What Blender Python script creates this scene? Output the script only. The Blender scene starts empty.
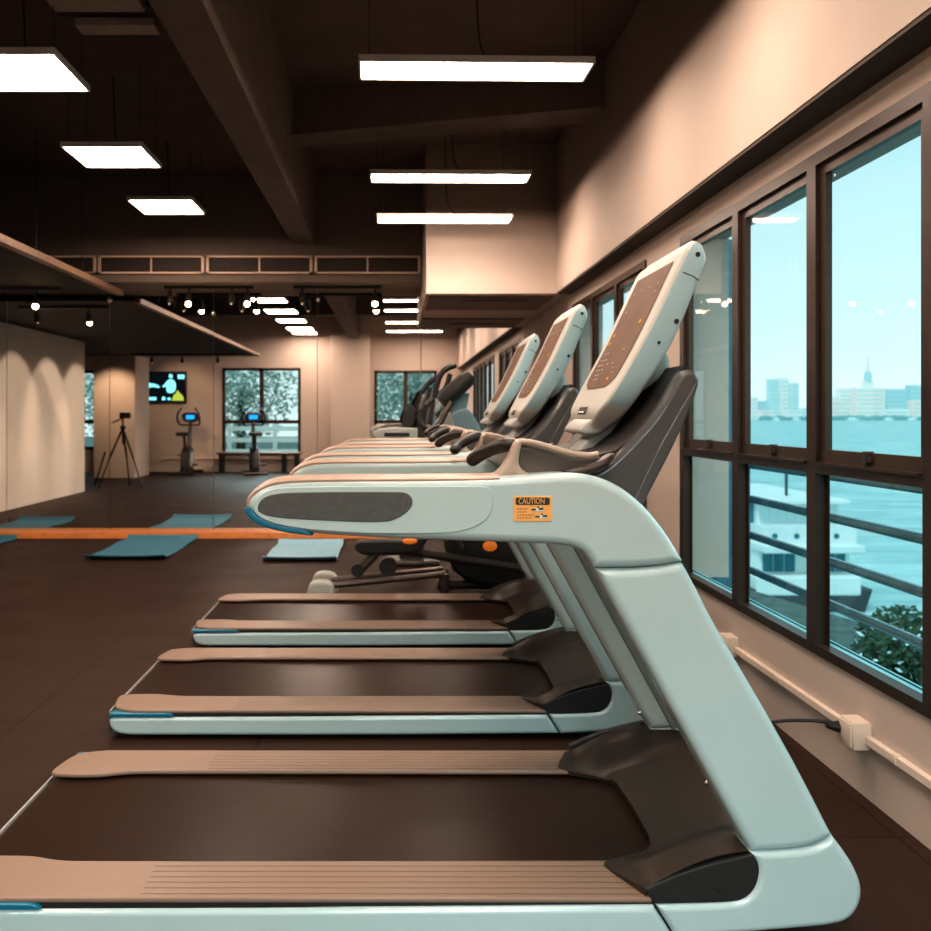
import bpy, math, random
from mathutils import Vector, Matrix
R = random.Random(7)
scene = bpy.context.scene
COL = scene.collection
PI = math.pi

# ------------------------------------------------------------------ materials
def nd(nt, kind, **kw):
    n = nt.nodes.new(kind)
    for k, v in kw.items():
        setattr(n, k, v)
    return n

def mat(name, col, rough=0.5, metal=0.0, var=0.06, scale=30.0, bump=0.0, bscale=200.0, spec=0.5, coat=0.0, emit=None, estr=0.0):
    m = bpy.data.materials.new(name); m.use_nodes = True
    nt = m.node_tree; b = nt.nodes['Principled BSDF']
    tc = nd(nt, 'ShaderNodeTexCoord')
    n = nd(nt, 'ShaderNodeTexNoise'); n.inputs['Scale'].default_value = scale; n.inputs['Detail'].default_value = 4
    nt.links.new(tc.outputs['Object'], n.inputs['Vector'])
    r = nd(nt, 'ShaderNodeValToRGB')
    r.color_ramp.elements[0].position = 0.3; r.color_ramp.elements[1].position = 0.7
    r.color_ramp.elements[0].color = tuple(c * (1 - var) for c in col) + (1,)
    r.color_ramp.elements[1].color = tuple(min(1, c * (1 + var)) for c in col) + (1,)
    nt.links.new(n.outputs['Fac'], r.inputs['Fac'])
    nt.links.new(r.outputs['Color'], b.inputs['Base Color'])
    b.inputs['Roughness'].default_value = rough
    b.inputs['Metallic'].default_value = metal
    b.inputs['Specular IOR Level'].default_value = spec
    b.inputs['Coat Weight'].default_value = coat
    if emit:
        b.inputs['Emission Color'].default_value = tuple(emit) + (1,)
        b.inputs['Emission Strength'].default_value = estr
    if bump > 0:
        n2 = nd(nt, 'ShaderNodeTexNoise'); n2.inputs['Scale'].default_value = bscale; n2.inputs['Detail'].default_value = 3
        nt.links.new(tc.outputs['Object'], n2.inputs['Vector'])
        bp = nd(nt, 'ShaderNodeBump'); bp.inputs['Strength'].default_value = bump; bp.inputs['Distance'].default_value = 0.002
        nt.links.new(n2.outputs['Fac'], bp.inputs['Height'])
        nt.links.new(bp.outputs['Normal'], b.inputs['Normal'])
    return m

def emission(name, col, strength):
    m = bpy.data.materials.new(name); m.use_nodes = True
    nt = m.node_tree; nt.nodes.clear()
    e = nd(nt, 'ShaderNodeEmission'); o = nd(nt, 'ShaderNodeOutputMaterial')
    e.inputs['Color'].default_value = tuple(col) + (1,); e.inputs['Strength'].default_value = strength
    nt.links.new(e.outputs[0], o.inputs[0])
    return m

M = {}
M['white'] = mat('white_shell', (0.455, 0.565, 0.56), 0.24, var=0.02, scale=6, bump=0.05, bscale=900, coat=0.35)
M['white_warm_lit'] = mat('white_shell_warm_lit', (0.53, 0.52, 0.475), 0.42, var=0.02, scale=8, bump=0.05, bscale=900)
M['inset'] = mat('inset_shell', (0.445, 0.56, 0.55), 0.45, var=0.02, scale=8)
M['armtop'] = mat('handrail_top', (0.42, 0.305, 0.24), 0.40, var=0.03)
M['pill'] = mat('grey_side_inlay', (0.085, 0.085, 0.078), 0.55, var=0.1, scale=60, bump=0.1)
M['blue'] = mat('blue_accent', (0.006, 0.15, 0.24), 0.35, var=0.04)
M['dark'] = mat('dark_plastic', (0.022, 0.020, 0.019), 0.5, var=0.12, scale=50, bump=0.15, bscale=700)
M['hood'] = mat('hood_plastic', (0.038, 0.026, 0.019), 0.33, spec=.35, var=0.06, scale=40, bump=0.15, bscale=800)
M['fin'] = mat('fin_plastic', (0.070, 0.070, 0.070), 0.30, coat=0.4, var=0.05, scale=30, bump=0.1, bscale=700)
M['panelgrey'] = mat('grey_inner_panel', (0.16, 0.185, 0.175), 0.5, var=0.05, scale=30, bump=0.1)
M['stem'] = mat('stem_plastic', (0.40, 0.40, 0.38), 0.4, var=0.04)
M['tray'] = mat('tray_plastic', (0.11, 0.088, 0.074), 0.30, var=0.05, scale=30)
M['tan'] = mat('post_shell', (0.43, 0.33, 0.265), 0.38, var=0.03)
M['display'] = mat('display_overlay', (0.16, 0.088, 0.055), 0.6, var=0.1, scale=12, spec=.25)
M['icon'] = emission('display_marks', (1.0, 0.78, 0.6), 0.5)
M['icon_o'] = emission('display_amber_marks', (1.0, 0.42, 0.08), 0.9)
M['chrome'] = mat('chrome', (0.75, 0.72, 0.68), 0.18, metal=1.0, var=0.03)
M['steel'] = mat('dark_steel', (0.10, 0.08, 0.07), 0.32, metal=0.6, var=0.1)
M['black'] = mat('black_rubber', (0.014, 0.012, 0.011), 0.55, var=0.15)
M['grip'] = mat('grip_rubber', (0.020, 0.017, 0.016), 0.38, var=0.2, scale=80, bump=0.3, bscale=300)
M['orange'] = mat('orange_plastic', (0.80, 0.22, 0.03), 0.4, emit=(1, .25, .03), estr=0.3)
M['label'] = mat('caution_label', (0.85, 0.42, 0.12), 0.45, var=0.03)
M['label_dark'] = mat('label_print', (0.03, 0.022, 0.018), 0.5)
M['label_text'] = mat('label_lettering', (0.90, 0.48, 0.17), 0.45)
M['label_brown'] = mat('label_small_print', (0.38, 0.19, 0.07), 0.5)
M['label_white'] = mat('label_shoe_white', (0.62, 0.80, 0.85), 0.5)
M['wall'] = mat('wall_paint', (0.57, 0.455, 0.385), 0.72, var=0.03, scale=3, bump=0.12, bscale=250)
M['soffit_shade'] = mat('soffit_underside_shade', (0.09, 0.062, 0.048), 0.8)
M['wallb'] = mat('partition_paint', (0.66, 0.56, 0.47), 0.72, var=0.03, scale=3, bump=0.1, bscale=250)
M['ceil'] = mat('ceiling_paint', (0.125, 0.083, 0.063), 0.85, var=0.12, scale=4, bump=0.5, bscale=60)
M['beam'] = mat('beam_paint', (0.15, 0.105, 0.083), 0.85, var=0.12, scale=6, bump=0.5, bscale=60)
M['drop'] = mat('dropped_ceiling_black', (0.016, 0.010, 0.007), 0.8, var=0.1)
M['trimwood'] = mat('timber_edge', (0.20, 0.115, 0.07), 0.5, var=0.2, scale=20)
M['bulk'] = mat('bulkhead_paint', (0.19, 0.137, 0.108), 0.75, var=0.05, scale=4)
M['ventframe'] = mat('vent_frame_metal', (0.82, 0.58, 0.43), 0.5, var=0.04)
M['ventin'] = mat('vent_dark_mesh', (0.05, 0.032, 0.024), 0.7, var=0.2, scale=60)
M['frame'] = mat('window_frame_metal', (0.050, 0.031, 0.022), 0.35, metal=0.25, var=0.08, scale=20)
M['sash'] = mat('window_sash_metal', (0.070, 0.042, 0.029), 0.33, metal=0.25, var=0.08, scale=20)
M['kerb'] = mat('orange_timber', (0.78, 0.27, 0.07), 0.5, var=0.12, scale=14)
M['panel_light'] = emission('lamp_diffuser', (1.0, 0.80, 0.66), 29.0)
M['bulb'] = emission('spot_bulb', (1.0, 0.66, 0.36), 40.0)
M['bulb_glint'] = emission('unlit_bulb_glint', (1.0, 0.60, 0.34), .9)  # highlight on the unlit bulbs, painted as a weak glow
M['silver'] = mat('silver_housing', (0.55, 0.52, 0.48), 0.45, var=0.05)
M['duct'] = mat('duct_metal', (0.42, 0.34, 0.28), 0.6, var=0.1, scale=20)
M['mat_teal'] = mat('foam_mat', (0.055, 0.22, 0.31), 0.7, var=0.08, scale=25, bump=0.3, bscale=120)
M['mat_pale'] = mat('foam_mat_pale', (0.36, 0.62, 0.74), 0.6, var=0.06, scale=25, bump=0.3, bscale=120)
M['pvc'] = mat('white_trunking', (0.78, 0.63, 0.52), 0.45, var=0.03)
M['ledge'] = mat('outside_ledge', (0.38, 0.72, 0.76), 0.5, var=0.03)
M['ledge_dk'] = mat('outside_ledge_edge', (0.03, 0.09, 0.11), 0.5)
M['rail'] = mat('balcony_rail_metal', (0.22, 0.30, 0.32), 0.25, metal=0.7, var=0.06)
M['fin_out'] = mat('outside_fin_wall', (0.055, 0.19, 0.255), 0.6, var=0.1, scale=4)
M['eave'] = mat('outside_eave', (0.10, 0.30, 0.34), 0.6, var=0.05)
M['bodypale'] = mat('pale_machine_shell', (0.42, 0.42, 0.38), 0.4, var=0.04)
M['blueshell'] = mat('blue_grey_shell', (0.17, 0.27, 0.31), 0.4, var=0.05)
M['screenblue'] = emission('bike_screen', (0.02, 0.35, 0.9), 1.6)
M['quay'] = mat('quay_stone', (0.10, 0.14, 0.13), 0.9, var=0.3, scale=3)
M['boat_w'] = mat('boat_white', (0.80, 0.90, 0.89), 0.5, var=0.03, scale=2)
M['boat_glass'] = mat('boat_glass', (0.02, 0.20, 0.26), 0.3, var=0.2, scale=3)
M['boat_hull'] = mat('boat_dark_hull', (0.05, 0.07, 0.075), 0.6, var=0.1)
M['bark'] = mat('bark', (0.06, 0.045, 0.03), 0.9, var=0.2)
M['leaf'] = mat('leaf_green', (0.035, 0.085, 0.045), 0.7, var=0.5, scale=6)
M['leaf2'] = mat('leaf_teal', (0.50, 0.62, 0.55), 0.7, var=0.4, scale=1.5)
M['petal'] = mat('pale_petal', (0.55, 0.85, 0.88), 0.6, var=0.1)

# rubber floor: 1 m tiles with faint seams, slight sheen
def floor_mat():
    m = bpy.data.materials.new('rubber_floor'); m.use_nodes = True
    nt = m.node_tree; b = nt.nodes['Principled BSDF']
    tc = nd(nt, 'ShaderNodeTexCoord')
    br = nd(nt, 'ShaderNodeTexBrick'); br.offset = 0.0; br.squash = 1.0
    br.inputs['Scale'].default_value = 1.0; br.inputs['Brick Width'].default_value = 1.0; br.inputs['Row Height'].default_value = 1.0
    br.inputs['Mortar Size'].default_value = 0.004; br.inputs['Mortar Smooth'].default_value = 0.2
    br.inputs['Color1'].default_value = (0.036, 0.0175, 0.0110, 1); br.inputs['Color2'].default_value = (0.041, 0.0205, 0.0130, 1)
    br.inputs['Mortar'].default_value = (0.013, 0.006, 0.004, 1)
    mp = nd(nt, 'ShaderNodeMapping'); mp.inputs['Location'].default_value = (0.52, 0.35, 0)
    nt.links.new(tc.outputs['Object'], mp.inputs['Vector']); nt.links.new(mp.outputs[0], br.inputs['Vector'])
    n = nd(nt, 'ShaderNodeTexNoise'); n.inputs['Scale'].default_value = 90; n.inputs['Detail'].default_value = 5
    nt.links.new(tc.outputs['Object'], n.inputs['Vector'])
    mx = nd(nt, 'ShaderNodeMixRGB', blend_type='MULTIPLY'); mx.inputs['Fac'].default_value = 0.5
    rr = nd(nt, 'ShaderNodeValToRGB'); rr.color_ramp.elements[0].color = (0.5, .5, .5, 1); rr.color_ramp.elements[1].color = (1.3, 1.25, 1.2, 1)
    nt.links.new(n.outputs['Fac'], rr.inputs[0]); nt.links.new(br.outputs['Color'], mx.inputs[1]); nt.links.new(rr.outputs[0], mx.inputs[2])
    nt.links.new(mx.outputs[0], b.inputs['Base Color'])
    n3 = nd(nt, 'ShaderNodeTexNoise'); n3.inputs['Scale'].default_value = 2.2
    nt.links.new(tc.outputs['Object'], n3.inputs['Vector'])
    mr = nd(nt, 'ShaderNodeMapRange'); mr.inputs['To Min'].default_value = 0.50; mr.inputs['To Max'].default_value = 0.68
    nt.links.new(n3.outputs['Fac'], mr.inputs['Value']); nt.links.new(mr.outputs[0], b.inputs['Roughness'])
    bp = nd(nt, 'ShaderNodeBump'); bp.inputs['Strength'].default_value = 0.25; bp.inputs['Distance'].default_value = 0.002
    nt.links.new(n.outputs['Fac'], bp.inputs['Height']); nt.links.new(bp.outputs[0], b.inputs['Normal'])
    b.inputs['Specular IOR Level'].default_value = 0.16
    return m
M['floor'] = floor_mat()

# ridged foot rail: grooves running along X
def rail_mat():
    m = bpy.data.materials.new('ridged_foot_rail'); m.use_nodes = True
    nt = m.node_tree; b = nt.nodes['Principled BSDF']
    tc = nd(nt, 'ShaderNodeTexCoord'); sp = nd(nt, 'ShaderNodeSeparateXYZ')
    nt.links.new(tc.outputs['Object'], sp.inputs[0])
    s = nd(nt, 'ShaderNodeMath', operation='MULTIPLY'); s.inputs[1].default_value = 2 * PI / 0.026
    nt.links.new(sp.outputs['Y'], s.inputs[0])
    c = nd(nt, 'ShaderNodeMath', operation='COSINE'); nt.links.new(s.outputs[0], c.inputs[0])
    g = nd(nt, 'ShaderNodeMapRange'); g.inputs['From Min'].default_value = 0.80; g.inputs['From Max'].default_value = 1.0
    nt.links.new(c.outputs[0], g.inputs['Value'])
    mk = nd(nt, 'ShaderNodeMath', operation='GREATER_THAN'); mk.inputs[1].default_value = -0.60
    nt.links.new(sp.outputs['X'], mk.inputs[0])
    ml = nd(nt, 'ShaderNodeMath', operation='MULTIPLY'); nt.links.new(g.outputs[0], ml.inputs[0]); nt.links.new(mk.outputs[0], ml.inputs[1])
    mx = nd(nt, 'ShaderNodeMixRGB'); mx.inputs[1].default_value = (0.25, 0.160, 0.115, 1); mx.inputs[2].default_value = (0.10, 0.062, 0.044, 1)
    nt.links.new(ml.outputs[0], mx.inputs[0]); nt.links.new(mx.outputs[0], b.inputs['Base Color'])
    bp = nd(nt, 'ShaderNodeBump', invert=True); bp.inputs['Strength'].default_value = 0.6; bp.inputs['Distance'].default_value = 0.003
    nt.links.new(ml.outputs[0], bp.inputs['Height']); nt.links.new(bp.outputs[0], b.inputs['Normal'])
    b.inputs['Roughness'].default_value = 0.42
    return m
M['footrail'] = rail_mat()

def belt_mat():
    m = bpy.data.materials.new('running_belt'); m.use_nodes = True
    nt = m.node_tree; b = nt.nodes['Principled BSDF']
    tc = nd(nt, 'ShaderNodeTexCoord')
    mp = nd(nt, 'ShaderNodeMapping'); mp.inputs['Scale'].default_value = (6, 90, 1)
    nt.links.new(tc.outputs['Object'], mp.inputs[0])
    n = nd(nt, 'ShaderNodeTexNoise'); n.inputs['Scale'].default_value = 1.6; n.inputs['Detail'].default_value = 5
    nt.links.new(mp.outputs[0], n.inputs['Vector'])
    r = nd(nt, 'ShaderNodeValToRGB')
    r.color_ramp.elements[0].color = (0.014, 0.0068, 0.0042, 1); r.color_ramp.elements[1].color = (0.040, 0.019, 0.0115, 1)
    nt.links.new(n.outputs['Fac'], r.inputs[0]); nt.links.new(r.outputs[0], b.inputs['Base Color'])
    b.inputs['Roughness'].default_value = 0.34; b.inputs['Specular IOR Level'].default_value = 0.15
    bp = nd(nt, 'ShaderNodeBump'); bp.inputs['Strength'].default_value = 0.15; bp.inputs['Distance'].default_value = 0.002
    nt.links.new(n.outputs['Fac'], bp.inputs['Height']); nt.links.new(bp.outputs[0], b.inputs['Normal'])
    return m
M['belt'] = belt_mat()

def glass_mat(name, tint, refl=1.0):
    m = bpy.data.materials.new(name); m.use_nodes = True
    nt = m.node_tree; nt.nodes.clear()
    o = nd(nt, 'ShaderNodeOutputMaterial'); t = nd(nt, 'ShaderNodeBsdfTransparent'); g = nd(nt, 'ShaderNodeBsdfGlossy')
    t.inputs[0].default_value = tuple(tint) + (1,); g.inputs['Roughness'].default_value = 0.0
    f = nd(nt, 'ShaderNodeFresnel'); f.inputs[0].default_value = 1.45
    ml = nd(nt, 'ShaderNodeMath', operation='MULTIPLY'); ml.inputs[1].default_value = refl
    nt.links.new(f.outputs[0], ml.inputs[0])
    x = nd(nt, 'ShaderNodeMixShader')
    nt.links.new(ml.outputs[0], x.inputs[0]); nt.links.new(t.outputs[0], x.inputs[1]); nt.links.new(g.outputs[0], x.inputs[2])
    nt.links.new(x.outputs[0], o.inputs[0])
    return m
M['glass'] = glass_mat('window_glass', (0.95, 1.0, 1.0), 0.7)

def shaded_top(name, base, upper, z):
    m = mat(name, base, 0.72, var=0.03, scale=3, bump=0.12, bscale=250)
    nt = m.node_tree; b = nt.nodes['Principled BSDF']; lk = b.inputs['Base Color'].links[0]; src = lk.from_socket
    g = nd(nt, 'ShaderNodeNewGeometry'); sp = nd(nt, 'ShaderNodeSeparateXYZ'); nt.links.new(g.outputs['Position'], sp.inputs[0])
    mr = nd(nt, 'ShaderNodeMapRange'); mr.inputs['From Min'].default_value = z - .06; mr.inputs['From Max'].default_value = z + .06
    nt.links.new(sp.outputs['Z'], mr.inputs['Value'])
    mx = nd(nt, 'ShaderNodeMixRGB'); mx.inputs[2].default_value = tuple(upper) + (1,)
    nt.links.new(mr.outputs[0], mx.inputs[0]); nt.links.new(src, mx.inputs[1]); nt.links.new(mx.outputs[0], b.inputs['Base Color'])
    return m
M['wall_shaded'] = shaded_top('wall_paint_with_upper_shade', (0.57, 0.455, 0.385), (0.22, 0.16, 0.125), 2.98)  # shade above the light panels, painted into the wall colour

def mirror_mat():
    m = bpy.data.materials.new('mirror_silver'); m.use_nodes = True
    nt = m.node_tree; nt.nodes.clear()
    o = nd(nt, 'ShaderNodeOutputMaterial'); g = nd(nt, 'ShaderNodeBsdfGlossy')
    g.inputs[0].default_value = (0.90, 0.89, 0.88, 1); g.inputs['Roughness'].default_value = 0.0
    nt.links.new(g.outputs[0], o.inputs[0])
    return m
M['mirror'] = mirror_mat()

def sea_mat():
    m = bpy.data.materials.new('sea_water'); m.use_nodes = True
    nt = m.node_tree; b = nt.nodes['Principled BSDF']
    tc = nd(nt, 'ShaderNodeTexCoord')
    mp = nd(nt, 'ShaderNodeMapping'); mp.inputs['Scale'].default_value = (0.22, 1.0, 1)
    nt.links.new(tc.outputs['Object'], mp.inputs[0])
    n = nd(nt, 'ShaderNodeTexNoise'); n.inputs['Scale'].default_value = 0.55; n.inputs['Detail'].default_value = 7; n.inputs['Roughness'].default_value = 0.6
    nt.links.new(mp.outputs[0], n.inputs['Vector'])
    r = nd(nt, 'ShaderNodeValToRGB')
    r.color_ramp.elements[0].position = 0.35; r.color_ramp.elements[1].position = 0.68
    r.color_ramp.elements[0].color = (0.14, 0.42, 0.44, 1); r.color_ramp.elements[1].color = (0.50, 0.80, 0.81, 1)
    nt.links.new(n.outputs['Fac'], r.inputs[0]); nt.links.new(r.outputs[0], b.inputs['Base Color'])
    b.inputs['Roughness'].default_value = 0.35
    bp = nd(nt, 'ShaderNodeBump'); bp.inputs['Strength'].default_value = 0.5; bp.inputs['Distance'].default_value = 0.5
    nt.links.new(n.outputs['Fac'], bp.inputs['Height']); nt.links.new(bp.outputs[0], b.inputs['Normal'])
    return m
M['sea'] = sea_mat()

# ------------------------------------------------------------------ mesh helpers
def catmull(pts, n=6, closed=False):
    P = [Vector(p) for p in pts]; out = []
    L = len(P); rng = L if closed else L - 1
    for i in range(rng):
        p0 = P[(i - 1) % L] if (closed or i > 0) else P[0] * 2 - P[1]
        p1 = P[i]; p2 = P[(i + 1) % L]
        p3 = P[(i + 2) % L] if (closed or i + 2 < L) else P[-1] * 2 - P[-2]
        for k in range(n):
            t = k / n
            out.append(0.5 * ((2 * p1) + (p2 - p0) * t + (2 * p0 - 5 * p1 + 4 * p2 - p3) * t * t + (-p0 + 3 * p1 - 3 * p2 + p3) * t ** 3))
    if not closed: out.append(P[-1])
    return out

def chaikin(poly, n=2):
    """closed 2-D smoothing; a point given twice stays a corner"""
    for _ in range(n):
        o = []
        for i in range(len(poly)):
            a = poly[i]; b = poly[(i + 1) % len(poly)]
            if abs(a[0] - b[0]) + abs(a[1] - b[1]) < 1e-9:
                o += [a, b]
            else:
                o.append((a[0] * .75 + b[0] * .25, a[1] * .75 + b[1] * .25))
                o.append((a[0] * .25 + b[0] * .75, a[1] * .25 + b[1] * .75))
        poly = o
    r = []
    for p in poly:
        if not r or abs(p[0] - r[-1][0]) + abs(p[1] - r[-1][1]) > 1e-6: r.append(p)
    if abs(r[0][0] - r[-1][0]) + abs(r[0][1] - r[-1][1]) < 1e-6: r.pop()
    return r

def area2(p):
    return sum(p[i][0] * p[(i + 1) % len(p)][1] - p[(i + 1) % len(p)][0] * p[i][1] for i in range(len(p))) / 2

def inset(poly, d):
    n = len(poly); out = []
    for i in range(n):
        a = Vector(poly[i - 1]); b = Vector(poly[i]); c = Vector(poly[(i + 1) % n])
        e1 = (b - a).normalized(); e2 = (c - b).normalized()
        n1 = Vector((-e1.y, e1.x)); n2 = Vector((-e2.y, e2.x))
        m = n1 + n2
        if m.length < 1e-6: m = n1
        m.normalize(); k = max(0.5, m.dot(n1))
        q = b + m * (d / k)
        out.append((q.x, q.y))
    if d <= 1e-9: return out
    def dist(p):
        best = 1e9
        for i in range(n):
            ax, ay = poly[i - 1]; bx, by = poly[i]; ux, uy = bx - ax, by - ay; L2 = ux * ux + uy * uy
            t = 0 if L2 == 0 else max(0, min(1, ((p[0] - ax) * ux + (p[1] - ay) * uy) / L2))
            best = min(best, math.hypot(p[0] - ax - t * ux, p[1] - ay - t * uy))
        return best
    ok = [dist(p) > d * .96 for p in out]
    if not any(ok): return out
    res = list(out)
    for i in range(n):
        if not ok[i]:
            for k in range(1, n):
                if ok[(i + k) % n]: res[i] = out[(i + k) % n]; break
                if ok[i - k]: res[i] = out[i - k]; break
    return res

class MB:
    def __init__(s): s.v = []; s.f = []; s.mi = []; s.cur = 0
    def add(s, verts, faces):
        o = len(s.v); s.v += [tuple(v) for v in verts]
        for f in faces: s.f.append([o + i for i in f]); s.mi.append(s.cur)
        return s
    def box(s, x0, x1, y0, y1, z0, z1, bev=0.0):
        if bev > 0:
            return s.prism([(x0, y0), (x1, y0), (x1, y1), (x0, y1)], z0, z1, 'z', bev, 2, corner=bev)
        v = [(x, y, z) for x in (x0, x1) for y in (y0, y1) for z in (z0, z1)]
        return s.add(v, [(0, 1, 3, 2), (4, 6, 7, 5), (0, 4, 5, 1), (2, 3, 7, 6), (0, 2, 6, 4), (1, 5, 7, 3)])
    def prism(s, poly, a0, a1, axis='y', r=0.0, seg=3, corner=0.0):
        if area2(poly) < 0: poly = poly[::-1]
        if corner > 0:
            o = []
            n = len(poly)
            for i in range(n):
                a = Vector(poly[i - 1]); b = Vector(poly[i]); c = Vector(poly[(i + 1) % n])
                u = (a - b).normalized() * corner; w = (c - b).normalized() * corner
                for t in (0, .5, 1):
                    q = (b + u) * (1 - t) ** 2 + b * 2 * t * (1 - t) + (b + w) * t * t
                    o.append((q.x, q.y))
            poly = o
        rings = []
        if r > 0:
            sup = inset(poly, r * 1.12)
            rings.append((sup, a0))
            for k in range(seg + 1):
                th = PI / 2 * k / seg
                rings.append((inset(poly, r * (1 - math.sin(th))), a0 + r * (1 - math.cos(th))))
            for k in range(seg, -1, -1):
                th = PI / 2 * k / seg
                rings.append((inset(poly, r * (1 - math.sin(th))), a1 - r * (1 - math.cos(th))))
            rings.append((sup, a1))
        else:
            rings = [(poly, a0), (poly, a1)]
        def P(p, a):
            if axis == 'y': return (p[0], a, p[1])
            if axis == 'z': return (p[0], p[1], a)
            return (a, p[0], p[1])
        n = len(poly); vs = []; fs = []
        for q, a in rings: vs += [P(p, a) for p in q]
        for k in range(len(rings) - 1):
            for i in range(n):
                j = (i + 1) % n
                fs.append((k * n + i, k * n + j, (k + 1) * n + j, (k + 1) * n + i))
        fs.append(tuple(range(n - 1, -1, -1))); fs.append(tuple((len(rings) - 1) * n + i for i in range(n)))
        if axis == 'y': fs = [tuple(reversed(f)) for f in fs]
        return s.add(vs, fs)
    def tube(s, path, rad, seg=10, caps=True, round_end=False):
        P = [Vector(p) for p in path]; n = len(P)
        rads = rad if isinstance(rad, (list, tuple)) else [rad] * n
        T = []
        for i in range(n):
            T.append((P[min(i + 1, n - 1)] - P[max(i - 1, 0)]).normalized())
        up = Vector((0, 0, 1)) if abs(T[0].z) < 0.9 else Vector((1, 0, 0))
        U = T[0].cross(up).normalized(); vs = []; fs = []
        for i in range(n):
            U = (U - T[i] * U.dot(T[i])).normalized(); W = T[i].cross(U)
            for k in range(seg):
                a = 2 * PI * k / seg
                vs.append(P[i] + (U * math.cos(a) + W * math.sin(a)) * rads[i])
        for i in range(n - 1):
            for k in range(seg):
                j = (k + 1) % seg
                fs.append((i * seg + k, i * seg + j, (i + 1) * seg + j, (i + 1) * seg + k))
        if caps:
            fs.append(tuple(range(seg - 1, -1, -1))); fs.append(tuple((n - 1) * seg + k for k in range(seg)))
        return s.add(vs, fs)
    def bar(s, a, b, r, seg=10, r2=None):
        return s.tube([a, b], [r, r if r2 is None else r2], seg)
    def ball(s, c, r, nu=12, nv=8, sc=(1, 1, 1)):
        vs = []; fs = []
        for i in range(nv + 1):
            th = PI * i / nv
            for k in range(nu):
                a = 2 * PI * k / nu
                vs.append((c[0] + r * sc[0] * math.sin(th) * math.cos(a), c[1] + r * sc[1] * math.sin(th) * math.sin(a), c[2] + r * sc[2] * math.cos(th)))
        for i in range(nv):
            for k in range(nu):
                j = (k + 1) % nu
                fs.append((i * nu + k, (i + 1) * nu + k, (i + 1) * nu + j, i * nu + j))
        return s.add(vs, fs)
    def rings(s, rings, cap=True, closed=True):
        n = len(rings[0]); vs = []; fs = []
        for r in rings: vs += list(r)
        for k in range(len(rings) - 1):
            for i in range(n if closed else n - 1):
                j = (i + 1) % n
                fs.append((k * n + i, k * n + j, (k + 1) * n + j, (k + 1) * n + i))
        if cap: fs.append(tuple(range(n - 1, -1, -1))); fs.append(tuple((len(rings) - 1) * n + i for i in range(n)))
        return s.add(vs, fs)
    def build(s, name, m, parent=None, loc=None, smooth=35, flip_y=None, fixn=True, **props):
        v = s.v; f = s.f
        if flip_y is not None:
            v = [(x, flip_y - y, z) for x, y, z in v]; f = [list(reversed(q)) for q in f]
        me = bpy.data.meshes.new(name); me.from_pydata(v, [], f)
        ms = m if isinstance(m, (list, tuple)) else [m]
        for q in ms: me.materials.append(q)
        if len(ms) > 1: me.polygons.foreach_set('material_index', s.mi)
        if fixn:
            import bmesh
            bm = bmesh.new(); bm.from_mesh(me); bmesh.ops.remove_doubles(bm, verts=bm.verts, dist=2e-6); bmesh.ops.recalc_face_normals(bm, faces=bm.faces); bm.to_mesh(me); bm.free()
        me.update()
        if smooth:
            me.polygons.foreach_set('use_smooth', [True] * len(me.polygons))
            me.set_sharp_from_angle(angle=math.radians(smooth))
        o = bpy.data.objects.new(name, me); COL.objects.link(o)
        if parent: o.parent = parent
        if loc: o.location = loc
        for k, q in props.items(): o[k] = q
        return o

def thing(name, label, cat, loc=(0, 0, 0), rz=0, group=None):
    o = bpy.data.objects.new(name, None); COL.objects.link(o)
    o.location = loc; o.rotation_euler = (0, 0, rz); o.empty_display_size = 0.1
    o['label'] = label; o['category'] = cat
    if group: o['group'] = group
    return o
def tag(o, label, cat, group=None):
    o['label'] = label; o['category'] = cat
    if group: o['group'] = group
    return o
def struct(name, mb, m, **kw):
    o = mb.build(name, m, **kw); o['kind'] = 'structure'; return o
def dup(root, loc, label, rz=None):
    r = root.copy(); COL.objects.link(r); r.location = loc; r['label'] = label
    if rz is not None: r.rotation_euler = (0, 0, rz)
    for ch in list(root.children):
        c = ch.copy(); COL.objects.link(c); c.parent = r
        for g in list(ch.children):
            d = g.copy(); COL.objects.link(d); d.parent = c
    return r

H = 1.24          # eye height
YN = 2.097        # depth of the first treadmill's near face
VX, VY, FP = 395.0, 416.0, 900.0

# ================================================================== ROOM
ZC = 3.6; XW = 1.53; XS = 1.40; YM = 9.32; YB = -1.4; XL = -8.2
# floor / ceiling
struct('floor', MB().box(XL, XW + .25, YB - .2, YM + .3, -0.12, 0.0), M['floor'])
struct('ceiling', MB().box(XL, XW + .25, YB - .2, YM + .3, ZC, ZC + .15), M['ceil'])
# right wall with window bands
b = MB()
Z0, Z1, ZS = 0.38, 2.19, 2.31
b.box(XW, XW + .075, YB, YM, 0, Z0)
b.box(XW, XW + .25, YB, YM, Z1, ZS)
b.box(XS, XW + .25, YB, YM, ZS, ZC)
bands = [(YB, 1.13), (4.80, 5.47), (7.71, YM)]
for y0, y1 in bands: b.box(XW, XW + .25, y0, y1, Z0, Z1)
struct('wall_right', b, M['wall_shaded'], smooth=None)
struct('soffit_shade_strip', MB().box(XS + .004, XW, YB, 7.8, ZS - .014, ZS), M['soffit_shade'], smooth=None)  # dark strip painting in the shade under the soffit
# left wall with partition in front of it
struct('wall_left', MB().box(XL - .2, XL, YB - .2, YM + .3, 0, ZC), M['wall'])
struct('wall_mirror_side', MB().box(XL, XW + .25, YM + .04, YM + .25, 0, ZC), M['wallb'])
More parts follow.
